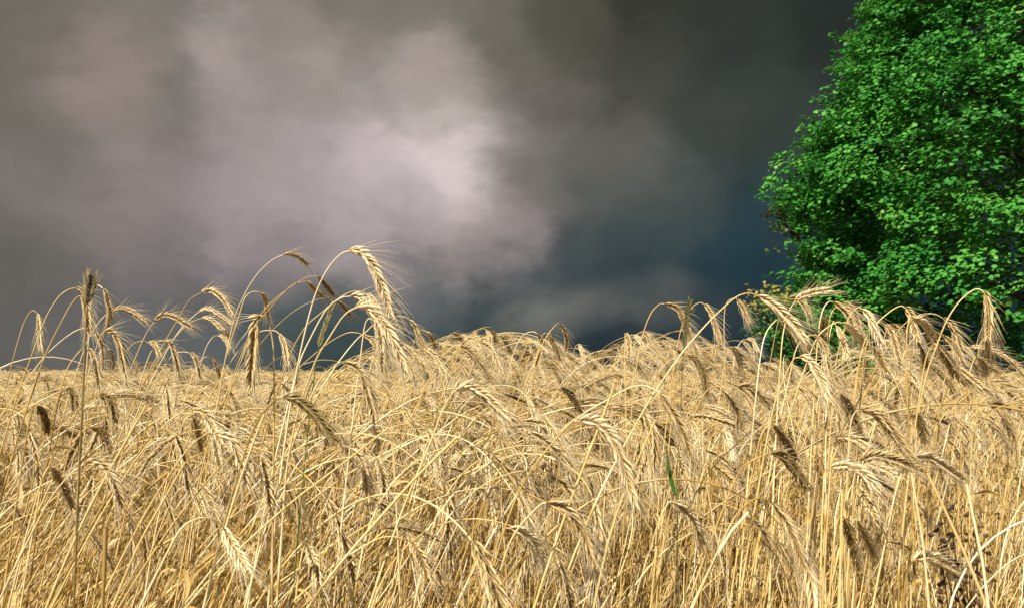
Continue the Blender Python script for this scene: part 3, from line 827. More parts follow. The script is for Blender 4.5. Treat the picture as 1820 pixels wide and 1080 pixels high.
# --- right of the middle
S([(1414, 534), (1430, 525), (1450, 519), (1475, 515)], [(1410, 540), (1402, 555), (1392, 592), (1386, 660), (1380, 760)], d=1.55, splay=1.5, tone=0.66, label='ear thrust out level to the right in front of the tree')
S([(1402, 530), (1417, 530), (1431, 545), (1438, 558)], [(1395, 537), (1385, 562), (1365, 665), (1355, 760)], d=1.9, tone=0.42, label='short brown ear tucked under the level ear before the tree')
S([(1385, 570), (1402, 580), (1417, 600), (1437, 622)], [(1377, 571), (1360, 595), (1350, 645), (1340, 740)], d=1.6)
S([(1417, 635), (1435, 640), (1452, 662), (1465, 690), (1475, 714)], [(1408, 642), (1392, 675), (1380, 705), (1365, 770), (1345, 885), (1325, 1000)], d=1.2, tone=0.58, label='curved ear on a thick white stem in front of the tree foot')
S([(1325, 603), (1337, 605), (1347, 624)], [(1318, 606), (1308, 625), (1300, 680)], d=2.7, label='small pale hooked ear alone left of the shrub')
S([(1480, 537), (1495, 547), (1510, 565), (1523, 597)], [(1472, 537), (1462, 552), (1455, 587), (1450, 650), (1444, 760)], d=1.6, tone=0.5)
S([(1495, 540), (1510, 545), (1522, 567), (1531, 595)], [(1485, 546), (1475, 565), (1470, 610), (1470, 670), (1468, 800)], d=1.7, tone=0.45)
S([(1532, 549), (1545, 562), (1554, 585), (1570, 617)], [(1524, 547), (1510, 562), (1495, 605), (1485, 655), (1475, 780)], d=1.5, tone=0.5)
S([(1497, 574), (1515, 587), (1527, 600), (1541, 617)], [(1486, 573), (1460, 590), (1445, 615), (1425, 670)], d=1.5, tone=0.55)
S([(1607, 546), (1617, 557), (1623, 580), (1632, 607)], [(1599, 544), (1580, 555), (1547, 587), (1530, 630), (1517, 710), (1508, 830)], d=1.5, tone=0.5, label='ear at the top of the right hand cluster with a long slanting stem')
S([(1622, 565), (1640, 572), (1653, 592), (1668, 619)], [(1617, 568), (1612, 590), (1611, 655), (1614, 730), (1620, 860)], d=1.35, tone=0.52)
S([(1675, 565), (1690, 577), (1700, 597), (1708, 622)], [(1664, 559), (1647, 557), (1622, 565), (1597, 587), (1570, 630)], d=1.6, tone=0.42)
S([(1677, 596), (1692, 610), (1702, 625), (1711, 642)], [(1668, 591), (1647, 590), (1620, 605), (1598, 650)], d=1.6, tone=0.5)
S([(1748, 519), (1755, 540), (1758, 570), (1756, 602)], [(1735, 514), (1720, 522), (1700, 542), (1680, 575), (1660, 627), (1647, 665), (1632, 740), (1625, 850)], d=1.35, tone=0.5,
  label='ear hanging from the tall bold arch at the far right before the tree shade')
S([(1485, 577), (1495, 597), (1502, 620), (1505, 642)], [(1481, 572), (1474, 600), (1470, 680)], d=1.6, tone=0.62)
S([(1462, 608), (1463, 590), (1465, 566)], [(1461, 640), (1458, 700), (1452, 800)], d=1.7, tone=0.42, awn=0.02, label='upright narrow ear at the left side of the right hand cluster')
S([(1452, 597), (1465, 620), (1471, 650), (1480, 682)], [(1445, 595), (1430, 600), (1415, 620), (1403, 670)], d=1.5, tone=0.4)
S([(1570, 575), (1582, 590), (1590, 615), (1598, 643)], [(1562, 573), (1547, 592), (1535, 640), (1528, 730)], d=1.55, tone=0.5)
S([(1585, 577), (1597, 590), (1606, 627)], [(1579, 580), (1570, 610), (1562, 700)], d=1.7, tone=0.4)
S([(1632, 595), (1642, 620), (1646, 652)], [(1627, 594), (1620, 620), (1615, 720)], d=1.6, tone=0.42)
S([(1667, 615), (1685, 640), (1699, 662), (1720, 682)], [(1658, 612), (1645, 640), (1632, 720)], d=1.3, tone=0.45)
S([(1697, 650), (1722, 670), (1747, 690)], [(1688, 650), (1675, 690), (1665, 770)], d=1.5, tone=0.5)
S([(1725, 632), (1732, 650), (1737, 677)], [(1720, 629), (1705, 640), (1688, 680)], d=1.8, tone=0.45)
S([(1737, 635), (1747, 645), (1752, 668)], [(1732, 636), (1722, 670), (1712, 760)], d=1.8, tone=0.5)
S([(1547, 615), (1560, 632), (1576, 660)], [(1540, 614), (1528, 640), (1518, 720)], d=1.5, tone=0.4)
S([(1752, 600), (1757, 618), (1758, 640)], [(1748, 600), (1738, 630), (1730, 720)], d=1.9, tone=0.45)
# --- lower right
S([(1527, 729), (1549, 730), (1575, 752), (1600, 787), (1620, 812)], [(1520, 732), (1512, 752), (1508, 806), (1503, 900), (1500, 990)], d=1.1, k=1.05, tone=0.5, label='strong grooved ear in the upper middle of the right crop')
S([(1493, 699), (1505, 715), (1516, 742), (1528, 773)], [(1485, 700), (1474, 721), (1463, 790)], d=1.25, tone=0.3, label='darker ear hanging left of the strong grooved ear at right')
S([(1482, 790), (1496, 778), (1518, 781), (1546, 800)], [(1480, 798), (1477, 820), (1472, 900)], d=1.2, tone=0.52, label='short ear arched like an eyebrow in the right crop')
S([(1527, 822), (1549, 809), (1587, 815), (1612, 825), (1640, 838)], [(1522, 832), (1515, 870), (1510, 960)], d=1.1, tone=0.55, label='long ear lying level in the right crop')
S([(1474, 833), (1499, 828), (1530, 837), (1562, 868)], [(1467, 837), (1464, 860), (1460, 960)], d=1.08, tone=0.58, label='ear lying level, lowest left of the three level ears in the right crop')
S([(1543, 825), (1562, 831), (1588, 843)], [(1536, 826), (1530, 860), (1524, 950)], d=1.3, tone=0.66)
S([(1631, 809), (1650, 811), (1682, 831), (1711, 852)], [(1623, 813), (1609, 828), (1593, 869), (1576, 950)], d=1.1, tone=0.54, label='ear sloping down right, rightmost of the level row at right')
S([(1371, 806), (1389, 809), (1411, 831), (1437, 868)], [(1362, 807), (1335, 819), (1316, 834), (1295, 880)], d=1.15, tone=0.42, mat='grey', label='smooth dark ear sloping down right of centre right')
S([(1310, 688), (1329, 686), (1348, 702), (1368, 722)], [(1302, 692), (1290, 715), (1278, 790)], d=1.6, tone=0.5)
S([(1625, 995), (1644, 987), (1672, 998), (1700, 1015)], [(1618, 1003), (1610, 1030), (1605, 1090)], d=1.0, tone=0.68, label='pale ear at the bottom right corner area, lying almost level')
S([(1373, 894), (1398, 926), (1414, 963), (1431, 1009)], [(1363, 888), (1341, 886), (1310, 913), (1280, 970)], d=1.02, tone=0.5, label='long ear sweeping down at the bottom, right of centre')
S([(1628, 733), (1637, 755), (1645, 786)], [(1622, 730), (1614, 760), (1608, 860)], d=1.4, tone=0.15, mat='grey')
S([(1376, 756), (1395, 781), (1415, 817)], [(1368, 754), (1352, 775), (1335, 850)], d=1.35, tone=0.45)
S([(1521, 863), (1537, 885), (1555, 915)], [(1514, 862), (1505, 890), (1497, 980)], d=1.2, tone=0.35)
S([(1500, 920), (1512, 955), (1526, 1008)], [(1492, 918), (1484, 950), (1476, 1040)], d=1.1, tone=0.42)
S([(1524, 925), (1540, 955), (1556, 988)], [(1516, 926), (1508, 960), (1500, 1050)], d=1.25, tone=0.5)
S([(1302, 617), (1311, 630), (1317, 657)], [(1296, 619), (1288, 645), (1280, 700)], d=2.2, tone=0.35)
S([(1112, 592), (1117, 606), (1119, 628)], [(1111, 598), (1110, 640), (1114, 780), (1118, 900)], d=2.0, tone=0.4, label='ear folded down tight on a perfectly upright pale stem')
S([(1125, 595), (1137, 604), (1143, 618)], [(1118, 598), (1105, 620), (1095, 660)], d=2.8)
S([(1140, 590), (1150, 596), (1157, 610)], [(1133, 594), (1125, 620), (1118, 660)], d=2.8)
S([(1175, 605), (1185, 612), (1191, 628)], [(1165, 603), (1150, 615), (1138, 650)], d=2.7)
S([(1267, 828), (1285, 842), (1303, 859)], [(1262, 825), (1250, 845), (1240, 900)], d=1.25, tone=0.3, label='short dark ear where the dark dry stem meets the right crop')


def hero_curve(h):
    E = h['ear']; d = h['d']
    lp = sum(math.dist(E[i], E[i + 1]) for i in range(len(E) - 1))
    if d is None: d = float(np.clip(F * 0.098 / lp, 1.0, 3.2))
    h['d'] = d
    hr = np.random.default_rng(int(E[0][0] * 7 + E[0][1]))
    # the ear turns a little out of the picture plane, the more the shorter it looks
    want = 0.088 * h['k']
    have = lp * d / F
    dd = math.sqrt(max(want ** 2 - have ** 2, 0)) * (1 if hr.random() < 0.5 else -1) * 0.8
    if h['tilt']: dd = abs(dd)
    sgn = hr.choice([-1, 1])
    n = len(E)
    Ep = [at(x, y, d + dd * (i / (n - 1)) + 0) for i, (x, y) in enumerate(E)]
    ns = len(h['stem'])
    sl_ = hr.uniform(-0.06, 0.06)
    Sp = [at(x, y, d + sl_ * (i + 1) / ns) for i, (x, y) in enumerate(h['stem'])]
    # carry the stem on down to the ground, bending towards the vertical
    p = Sp[-1].copy()
    v = norm(Sp[-1] - Sp[-2]) if ns > 1 else norm(Sp[-1] - Ep[0])
    while p[2] > 0.02 and len(Sp) < 60:
        v = norm(v * 0.86 + np.array([hr.normal(0, 0.01), hr.normal(0, 0.01), -0.14]))
        if v[2] > -0.2: v = norm(v + np.array([0, 0, -0.2]))
        p = p + v * min(0.1, max(p[2], 0.02) / max(-v[2], 0.2))
        Sp.append(p.copy())
    Sp[-1][2] = 0.0
    full = catmull(list(reversed(Sp)) + Ep[:2], 60)
    # stem ends at the neck
    k = int(np.argmin(np.linalg.norm(full - Ep[0], axis=1)))
    fine = catmull(list(reversed(Sp)) + Ep, 420)
    k = int(np.argmin(np.linalg.norm(fine - Ep[0], axis=1)))
    q = np.unique(np.round(k * (1 - (1 - np.linspace(0, 1, 64)) ** 1.8)).astype(int))
    stem = fine[q]
    # no sharp elbow where the stem meets the ear
    run = fine[k:]
    ear = np.array([np.interp(np.linspace(0, len(run) - 1, 26), np.arange(len(run)), run[:, c]) for c in range(3)]).T
    # one smooth line through the neck
    return stem, ear, hr


STALKS = []     # (neck pixel, empty, given label)
GROUP = 'rye stalks standing in the front of the field'
for h in H:
    P, E, hr = hero_curve(h)
    t = thing('rye_stalk', 'x', 'rye stalk', tuple(P[0]), GROUP)
    P0 = P[0].copy()
    P = P - P0; E = E - P0
    ms = dict(PARTM)
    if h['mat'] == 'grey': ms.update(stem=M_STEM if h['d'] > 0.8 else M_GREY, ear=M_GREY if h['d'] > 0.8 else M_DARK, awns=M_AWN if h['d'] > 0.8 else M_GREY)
    st, er, aw = MB(), MB(), MB()
    stem_tube(st, P, 0.0019 if h['d'] > 0.8 else 0.0012, 0.0009 if h['d'] > 0.8 else 0.0008, h['tone'] + 0.08, 7)
    view = norm(E.mean(0) + P0 - np.array([0, 0, CAM_H]))
    T = norm(E[-1] - E[0])
    side = norm(np.cross(T, view) + view * hr.normal(0, 0.35))
    Lr = np.sum(np.linalg.norm(np.diff(E, axis=0), axis=1))
    nsp = int(np.clip(Lr / 0.0037 / h['k'] ** 0.5, 14, 40))
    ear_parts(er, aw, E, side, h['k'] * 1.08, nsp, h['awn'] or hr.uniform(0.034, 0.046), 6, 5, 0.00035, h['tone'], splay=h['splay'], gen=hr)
    st.build('stem', ms['stem'], t)
    eo = er.build('ear', ms['ear'], t)
    aw.build('awns', ms['awns'], eo)
    if hr.random() < 0.6 and h['stem'][0][1] > 560:
        lf = MB()
        dry_leaf(lf, hr, P, int(hr.uniform(14, 24)), hr.uniform(0.1, 0.2), h['tone'] - 0.05)
        lf.build('leaf', M_LEAF, t)
    STALKS.append((h['ear'][0], t, h['label'], h['tone'], h['ear'][-1], h['d']))

# ------------------------------------------------------------------ the crop
def canopy(px, D, gen):
    """height of a stalk's highest point"""
    z = 1.175 + gen.normal(0, 0.055) + 0.02 * math.sin(px * 0.011 + D) + 0.015 * math.sin(px * 0.031 + 2 * D)
    if D < 1.7: z -= 0.02
    # the taller patches that make humps on the skyline
    if 1.5 < D < 3.4:
        z += 0.05 * math.exp(-((px - 1600) / 130) ** 4) * gen.uniform(0.1, 1.05)
    if D > 2.3 and gen.random() < 0.05: z += gen.uniform(0.03, 0.12)
    z = min(z, CAM_H + 0.02 * D)
    return z


def top_of(v, lean, az):
    """highest point and neck of stalk shape v once turned and leaned"""
    C = VARS[v][2]
    x = C[:, 0] * math.cos(az) - C[:, 1] * math.sin(az)
    z = -x * math.sin(lean) + C[:, 2] * math.cos(lean)
    xx = x * math.cos(lean) + C[:, 2] * math.sin(lean)
    i = int(np.argmax(z))
    return z[i], xx[i]


fg = np.random.default_rng(23)
hero_pts = np.array([(x, y, h['d']) for h in H for (x, y) in h['ear']])
near = []
N_NEAR = 3100
tries = 0
while len(near) < N_NEAR and tries < 60000:
    tries += 1
    D = math.sqrt(fg.uniform(0.95 ** 2, 5.6 ** 2))
    X = fg.uniform(-1, 1) * (D * 0.66 + 0.9)
    if D < 2.6 and fg.random() > ((D - 0.7) / 1.9) ** 1.2: continue
    if fg.random() < 0.0: continue
    v = int(fg.integers(0, NVAR))
    pxb = CX + F * X / D
    left = np.clip((900 - pxb) / 900, 0, 1)
    lean = R(5 + 27 * left ** 0.8) * fg.uniform(0.2, 1.4) + R(fg.normal(0, 5))
    az = fg.normal(0, 0.6) if fg.random() < 0.85 else fg.uniform(-3.1, 3.1)
    Hh = canopy(pxb, D, fg)
    tz, tx_ = top_of(v, lean, az)
    s = Hh / tz
    # the neck of this stalk, roughly, in the picture
    u, w = proj((X + tx_ * s, D + 0.03, Hh - 0.01))
    if D < 2.2:
        q = (hero_pts[:, 2] > D - 0.1) & (np.abs(hero_pts[:, 0] - u) < 42) & (np.abs(hero_pts[:, 1] - w) < 42)
        if q.any(): continue
    # keep the sky clear around the traced ears that stand above the crop
    if w < (668 if D < 1.9 else 640) and D < 2.3 and not (1440 < u < 1780): continue
    near.append((D, X, v, lean, az, s, u, w))
# the denser, taller stands that make the humps of the skyline
for (x0, x1, ytop, dd0, dd1, cnt) in ((640, 820, 602, 2.2, 4.6, 70), (760, 990, 582, 2.5, 5.4, 125), (800, 930, 592, 3.0, 5.4, 50), (930, 1040, 606, 2.8, 5.2, 40), (1055, 1290, 588, 2.5, 5.4, 120), (1110, 1230, 600, 3.0, 5.4, 45), (1260, 1420, 638, 2.5, 5.0, 70),
                                     (1420, 1800, 600, 2.0, 3.4, 45), (1420, 1800, 630, 2.4, 4.6, 75), (20, 480, 640, 2.8, 5.4, 120), (480, 660, 664, 2.8, 4.6, 40)):
    for _ in range(cnt):
        px = fg.uniform(x0, x1); D = fg.uniform(dd0, dd1)
        mid = 1 - abs(px - (x0 + x1) / 2) / ((x1 - x0) / 2)
        top = ytop + fg.exponential(27) + 45 * (1 - mid) ** 2 + 9 * math.sin(px * 0.16) * math.sin(px * 0.057 + 1)
        Hh = CAM_H + (HOR - min(top, 690)) / F * D
        v = int(fg.integers(NVAR, NVAR + NTALL)); lean = R(3 + 12 * (px < 1000)) * fg.uniform(0.2, 1.4) + R(fg.normal(0, 4)); az = fg.normal(0, 0.6)
        tz, tx_ = top_of(v, lean, az)
        s = Hh / tz
        if s > 1.25: continue
        if top < ytop + 14 and fg.random() < 0.35: continue
        X = (px - CX) / F * D - tx_ * s
        near.append((D, X, v, lean, az, s, px, top))
near.sort()
# the nearest ones in view become stalks of their own
n_single = 300 - len(H)
singles, rest = [], []
for q in near:
    D, X, v, lean, az, s, u, w = q
    if len(singles) < n_single and 20 < u < 1800 and w < 1060 and D > 1.0: singles.append(q)
    else: rest.append(q)

vm = [{k: p[k].mesh(k, PARTM[k]) for k in ORDER if p[k].n} for p, _, _c in VARS]
protos = []
for v in range(NVAR + NTALL):
    root = bpy.data.objects.new('rye_stalk', None)
    st = bpy.data.objects.new('stem', vm[v]['stem'])
    er = bpy.data.objects.new('ear', vm[v]['ear'])
    aw = bpy.data.objects.new('awns', vm[v]['awns'])
    lf = bpy.data.objects.new('leaf', vm[v]['leaf'])
    protos.append((root, st, er, aw, lf))


def inst_matrix(X, D, lean, az, s):
    # droop direction first (about z), then the whole stalk leans to the right
    return Matrix.Translation((X, D, 0)) @ Matrix.Rotation(lean, 4, 'Y') @ Matrix.Rotation(az, 4, 'Z') @ Matrix.Scale(s, 4)


for (D, X, v, lean, az, s, u, w) in singles:
    pr = protos[v]
    root = pr[0].copy(); COL.objects.link(root)
    root.empty_display_size = 0.05
    root.matrix_world = inst_matrix(X, D, lean, az, s)
    parts = [c.copy() for c in pr[1:]]
    for c in parts: COL.objects.link(c)
    parts[0].parent = root; parts[1].parent = root; parts[3].parent = root
    parts[2].parent = parts[1]
    root['category'] = 'rye stalk'; root['group'] = GROUP
    E = np.concatenate(VARS[v][0]['ear'].V)
    mw = inst_matrix(X, D, lean, az, s)
    a = proj(mw @ Vector(E[0])); b = proj(mw @ Vector(E[-1]))
    STALKS.append((a, root, None, 0.5, b, D))
for pr in protos:
    for o in pr: bpy.data.objects.remove(o)


# one object for the uncountable rest: its mesh holds the stalk shapes and the scatter points
class Field:
    def __init__(s): s.V, s.Q, s.T, s.tone, s.mi, s.var, s.n = [], [], [], [], [], [], 0
    def shape(s, parts, vid):
        for k in ORDER:
            if k not in parts or not parts[k].n: continue
            V, Q, T, t = parts[k].arrays()
            s.V.append(V); s.Q.append(Q + s.n)
            s.tone.append(t); s.var.append(np.full(len(V), vid)); s.mi.append(np.full(len(Q), ORDER.index(k)))
            s.n += len(V)


fl = Field()
for v in range(NVAR + NTALL): fl.shape(VARS[v][0], v)
# mid and far clumps: patches of simpler stalks
def clump(gen, lod, size, count):
    out = {k: MB() for k in ORDER}
    for _ in range(count):
        p, peak, _c = make_variant(gen, 1, lod)
        s = (1.165 + gen.normal(0, 0.055) + (gen.uniform(0.04, 0.15) if gen.random() < 0.09 else 0)) / peak
        lean = R(gen.uniform(-4, 16)); az = gen.normal(0, 0.8)
        M = np.array(inst_matrix(gen.uniform(-size / 2, size / 2), gen.uniform(-size / 2, size / 2), lean, az, s))
        bare = gen.random() < 0.3
        for k in ORDER:
            if not p[k].n or (bare and k in ('ear', 'awns')): continue
            V, Q, T, t = p[k].arrays()
            out[k].add(V @ M[:3, :3].T + M[:3, 3], Q, None, t)
    return out


NC1, NC2 = 7, 5
cg = np.random.default_rng(5)
NB = 16
for c in range(NB): fl.shape(make_straw(cg)[0], 1000 + c)
for c in range(NC1): fl.shape(clump(cg, 1, 0.7, 78), NVAR + NTALL + c)
for c in range(NC2): fl.shape(clump(cg, 2, 1.8, 230), NVAR + NTALL + NC1 + c)
NV = NVAR + NTALL + NC1 + NC2
IDS = list(range(NV)) + [1000 + c for c in range(NB)]
pts, pid, rot, scl = [], [], [], []
for (D, X, v, lean, az, s, u, w) in rest:
    M = inst_matrix(X, D, lean, az, 1.0)
    pts.append((X, D, 0)); pid.append(v); rot.append(tuple(M.to_euler())); scl.append(s)
for _ in range(15000):
    D = math.sqrt(fg.uniform(1.05 ** 2, 5.2 ** 2)); X = fg.uniform(-1, 1) * (D * 0.66 + 0.9)
    left = np.clip((1100 - (CX + F * X / D)) / 1100, 0, 1)
    M = inst_matrix(X - 0.3 * left, D, R(20 * left - 4) + R(fg.normal(0, 7)), fg.normal(0, 0.7) if fg.random() < 0.8 else fg.uniform(-3, 3), 1.0)
    pts.append((X - 0.3 * left, D, 0)); pid.append(1000 + int(fg.integers(0, NB))); rot.append(tuple(M.to_euler())); scl.append(fg.uniform(0.80, 1.03))
y = 5.3
while y < 17:
    x = -(y * 0.66 + 2)
    while x < y * 0.66 + 2:
        px, py = x + fg.uniform(-.15, .15), y + fg.uniform(-.15, .15)
        if not (px > 7.2 and py > 12.2):
            pts.append((px, py, 0)); pid.append(NVAR + NTALL + int(fg.integers(0, NC1))); rot.append((0, 0, fg.normal(0, 0.25))); scl.append(1 + fg.normal(0, 0.02) + 0.02 * math.sin(px * 1.1 + 1) + 0.012 * math.sin(px * 2.3 + py))
        x += 0.56
    y += 0.56
while y < 130:
    st_ = 1.45 if y < 60 else 2.4
    x = -(y * 0.66 + 3)
    while x < y * 0.66 + 3:
        px, py = x + fg.uniform(-.4, .4), y + fg.uniform(-.4, .4)
        if not (px > 6.0 and px > py * 0.36 - 0.2):
            pts.append((px, py, 0)); pid.append(NVAR + NTALL + NC1 + int(fg.integers(0, NC2))); rot.append((0, 0, fg.normal(0, 0.25))); scl.append(1 + fg.normal(0, 0.015))
        x += st_
    y += st_
V = np.concatenate(fl.V + [np.array(pts)])
Q = np.concatenate(fl.Q)
mi = np.concatenate(fl.mi)
var = np.concatenate(fl.var + [np.full(len(pts), -1)])
tone = np.concatenate(fl.tone + [np.zeros(len(pts))])
me = np_mesh('rye_field', V, Q, np.zeros((0, 3), np.int64), tone, [PARTM[k] for k in ORDER], mat_idx=mi)
n0 = len(V) - len(pts)
a = me.attributes.new('variant', 'INT', 'POINT'); a.data.foreach_set('value', var.astype(np.int32))
a = me.attributes.new('pick', 'INT', 'POINT'); a.data.foreach_set('value', np.concatenate([np.full(n0, -1), np.array(pid)]).astype(np.int32))
a = me.attributes.new('turn', 'FLOAT_VECTOR', 'POINT'); a.data.foreach_set('vector', np.concatenate([np.zeros((n0, 3)), np.array(rot)]).astype(np.float32).ravel())
a = me.attributes.new('size', 'FLOAT', 'POINT'); a.data.foreach_set('value', np.concatenate([np.ones(n0), np.array(scl)]).astype(np.float32))
field = bpy.data.objects.new('rye_field', me)
COL.objects.link(field)
field['kind'] = 'stuff'
field['label'] = 'dense ripe golden rye crop filling the field to the horizon'
gn = bpy.data.node_groups.new('crop_scatter', 'GeometryNodeTree')
gn.interface.new_socket('Geometry', in_out='INPUT', socket_type='NodeSocketGeometry')
gn.interface.new_socket('Geometry', in_out='OUTPUT', socket_type='NodeSocketGeometry')
gi = gn.nodes.new('NodeGroupInput'); go = gn.nodes.new('NodeGroupOutput')


def named(name, typ):
    o = gn.nodes.new('GeometryNodeInputNamedAttribute'); o.data_type = typ; o.inputs['Name'].default_value = name
    return o.outputs['Attribute']


a_var, a_pick, a_turn, a_size = named('variant', 'INT'), named('pick', 'INT'), named('turn', 'FLOAT_VECTOR'), named('size', 'FLOAT')


def eq(sock, k):
    o = gn.nodes.new('FunctionNodeCompare'); o.data_type = 'INT'; o.operation = 'EQUAL'
    gn.links.new(sock, o.inputs[2]); o.inputs[3].default_value = k
    return o.outputs[0]


e2r = gn.nodes.new('FunctionNodeEulerToRotation'); gn.links.new(a_turn, e2r.inputs[0])
jn = gn.nodes.new('GeometryNodeJoinGeometry')
sepp = gn.nodes.new('GeometryNodeSeparateGeometry'); sepp.domain = 'POINT'
gn.links.new(gi.outputs[0], sepp.inputs[0]); gn.links.new(eq(a_var, -1), sepp.inputs[1])
for k in IDS:
    sg = gn.nodes.new('GeometryNodeSeparateGeometry'); sg.domain = 'POINT'
    gn.links.new(sepp.outputs[1], sg.inputs[0]); gn.links.new(eq(a_var, k), sg.inputs[1])
    ip = gn.nodes.new('GeometryNodeInstanceOnPoints')
    gn.links.new(sepp.outputs[0], ip.inputs['Points'])
    gn.links.new(eq(a_pick, k), ip.inputs['Selection'])
    gn.links.new(sg.outputs[0], ip.inputs['Instance'])
    gn.links.new(e2r.outputs[0], ip.inputs['Rotation'])
    gn.links.new(a_size, ip.inputs['Scale'])
    gn.links.new(ip.outputs[0], jn.inputs[0])
gn.links.new(jn.outputs[0], go.inputs[0])
md = field.modifiers.new('scatter', 'NODES'); md.node_group = gn

# ------------------------------------------------------------------ labels of the stalks
def ordw(n):
    base = ['first', 'second', 'third', 'fourth', 'fifth', 'sixth', 'seventh', 'eighth', 'ninth', 'tenth', 'eleventh', 'twelfth']
    if n <= 12: return base[n - 1]
    return f'{n}{"th" if 10 <= n % 100 <= 20 else {1: "st", 2: "nd", 3: "rd"}.get(n % 10, "th")}'


def zone(a):
    x, y = a
    side = 'left' if x < 640 else 'middle' if x < 1200 else 'right'
    if y < 645: return 'against the tree' if x > 1400 else f'against the sky at {side}'
    if y < 730: return f'along the crop top at {side}'
    if y < 860: return f'halfway down the {side} crop'
    if y < 960: return f'low in the {side} crop'
    return f'at the bottom edge, {side} part'


zz = {}
for s in STALKS: zz.setdefault(zone(s[0]), []).append(s)
for z, L in zz.items():
    L.sort(key=lambda s: s[0][0])
    for i, (a, o, lab, tone_, b, D) in enumerate(L):
        if lab is None:
            dx, dy = b[0] - a[0], b[1] - a[1]
            pose = 'upright' if dy < -abs(dx) else 'level' if abs(dy) < 0.45 * abs(dx) else 'hanging' if abs(dx) < 0.4 * dy else 'slanting'
            lab = f'rye stalk with {pose} ear {z}, {ordw(i + 1)} from left there'
        o['label'] = lab

# ------------------------------------------------------------------ weeds and loose straws
def px_curve(pts, d, n=30, d2=None):
    m = len(pts)
    return catmull([at(x, y, d if d2 is None else d + (d2 - d) * i / (m - 1)) for i, (x, y) in enumerate(pts)], n)


def to_ground(P):
    """P from top to bottom; carried on to the soil"""
    P = list(P)
    v = norm(P[-1] - P[-2]); p = P[-1].copy()
    while p[2] > 0.0 and len(P) < 90:
        v = norm(v * 0.88 + np.array([0, 0, -0.12]))
        p = p + v * 0.09
        P.append(p.copy())
    P[-1][2] = 0
    return np.array(P)


def spike(name, label, cat, tip, base, stem, d, mat_s, mat_e, n=11, blade=None):
    t0 = at(*stem[-1], d)
    P = to_ground(px_curve([base] + stem, d, 18))
    t = thing(name, label, cat, tuple(P[-1]), None)
    o = P[-1].copy()
    s = MB(); tube(s, catmull(P - o, 40), np.linspace(0.0008, 0.0014, 40), 5, 0.5); s.build('stem', mat_s, t)
    A = px_curve([base] + tip, d, 24) - o
    e = MB()
    T = norm(np.gradient(A, axis=0)); tube(e, A, 0.0007, 4, 0.4)
    for i in range(n * 2):
        k = min(int(i / (n * 2) * 23), 22); sgn = 1 if i % 2 else -1
        sd = norm(np.cross(T[k], [0, 1, 0])) * sgn
        L = 0.012
        Dk = norm(T[k] + sd * 0.28 + rng.normal(0, 0.05, 3))
        p = A[k] + sd * 0.001
        tube(e, [p, p + Dk * L * 0.35, p + Dk * L * 0.75, p + Dk * L], [0.0005, 0.0017, 0.0013, 0.0002], 5, rng.uniform(0.2, 0.8), flat=0.6)
    e.build('seed_spike', mat_e, t)
    return t


spike('couch_grass', 'thin brown and green grass spike standing upright against the dark sky', 'grass stalk', [(1222, 560), (1227, 530)], (1215, 618), [(1212, 660), (1210, 735), (1206, 860)], 1.45, M_OLIVE, M_OLIVE, 11)
spike('couch_grass', 'dark narrow grass spike leaning between the stems of the tall group', 'grass stalk', [(574, 590), (583, 565), (592, 541)], (567, 615), [(562, 640), (556, 690), (548, 760)], 1.5, M_GREEN, M_OLIVE, 12)

# green grass stalk with one broad blade
P = to_ground(px_curve([(1206, 790), (1203, 840), (1203, 880), (1204, 960), (1205, 1020)], 1.05, 24))
t = thing('green_grass_stalk', 'fresh green grass stalk with one short dark green blade among the straw', 'grass stalk', tuple(P[-1])); o = P[-1].copy()
s = MB(); tube(s, catmull(P - o, 30), 0.0006, 5, 0.4); s.build('stem', M_OLIVE, t)
b = MB(); B_ = px_curve([(1201, 880), (1194, 855), (1188, 825), (1184, 790)], 1.045, 12) - o
ribbon(b, B_, 0.0027 * np.array([.4, .8, 1, 1, .95, .85, .75, .6, .5, .35, .2, .05]), np.array([1, 0.2, 0.1]), 0.35); b.build('blade', M_GREEN, t)
# the curved dark stem lying across the centre left, and two more
for (lab, pts, d, r) in (('dark dry stem lying slantwise across the crop left of centre', [(912, 815), (868, 838), (830, 858), (795, 880), (762, 905)], 1.1, 0.0013),
                         ('dark dry stem slanting down between centre and right crop', [(1335, 765), (1310, 788), (1285, 812), (1262, 830), (1240, 870)], 1.15, 0.0012),
                         ('dark dry stem slanting down left below the bold dark eared stalk', [(500, 885), (520, 920), (545, 965), (560, 1010)], 1.0, 0.0013),
                         ('thin dark stalk curving low in the right crop', [(1350, 955), (1368, 970), (1385, 995), (1400, 1030)], 0.98, 0.0011)):
    P = to_ground(px_curve(pts, d, 20)); o = P[-1].copy()
    t = thing('dry_stem', lab, 'dry stem', tuple(o), 'dark dry stems among the straw')
    s = MB(); tube(s, catmull(P - o, 44), np.linspace(r * 0.6, r * 1.2, 44), 5, rng.uniform(0.2, 0.6, 44)); s.build('stem', M_DARK, t)
    lf = MB(); dry_leaf(lf, rng, catmull(P - o, 44), 4, 0.05, 0.3, 0.002); lf.build('leaf', M_DARK, t)
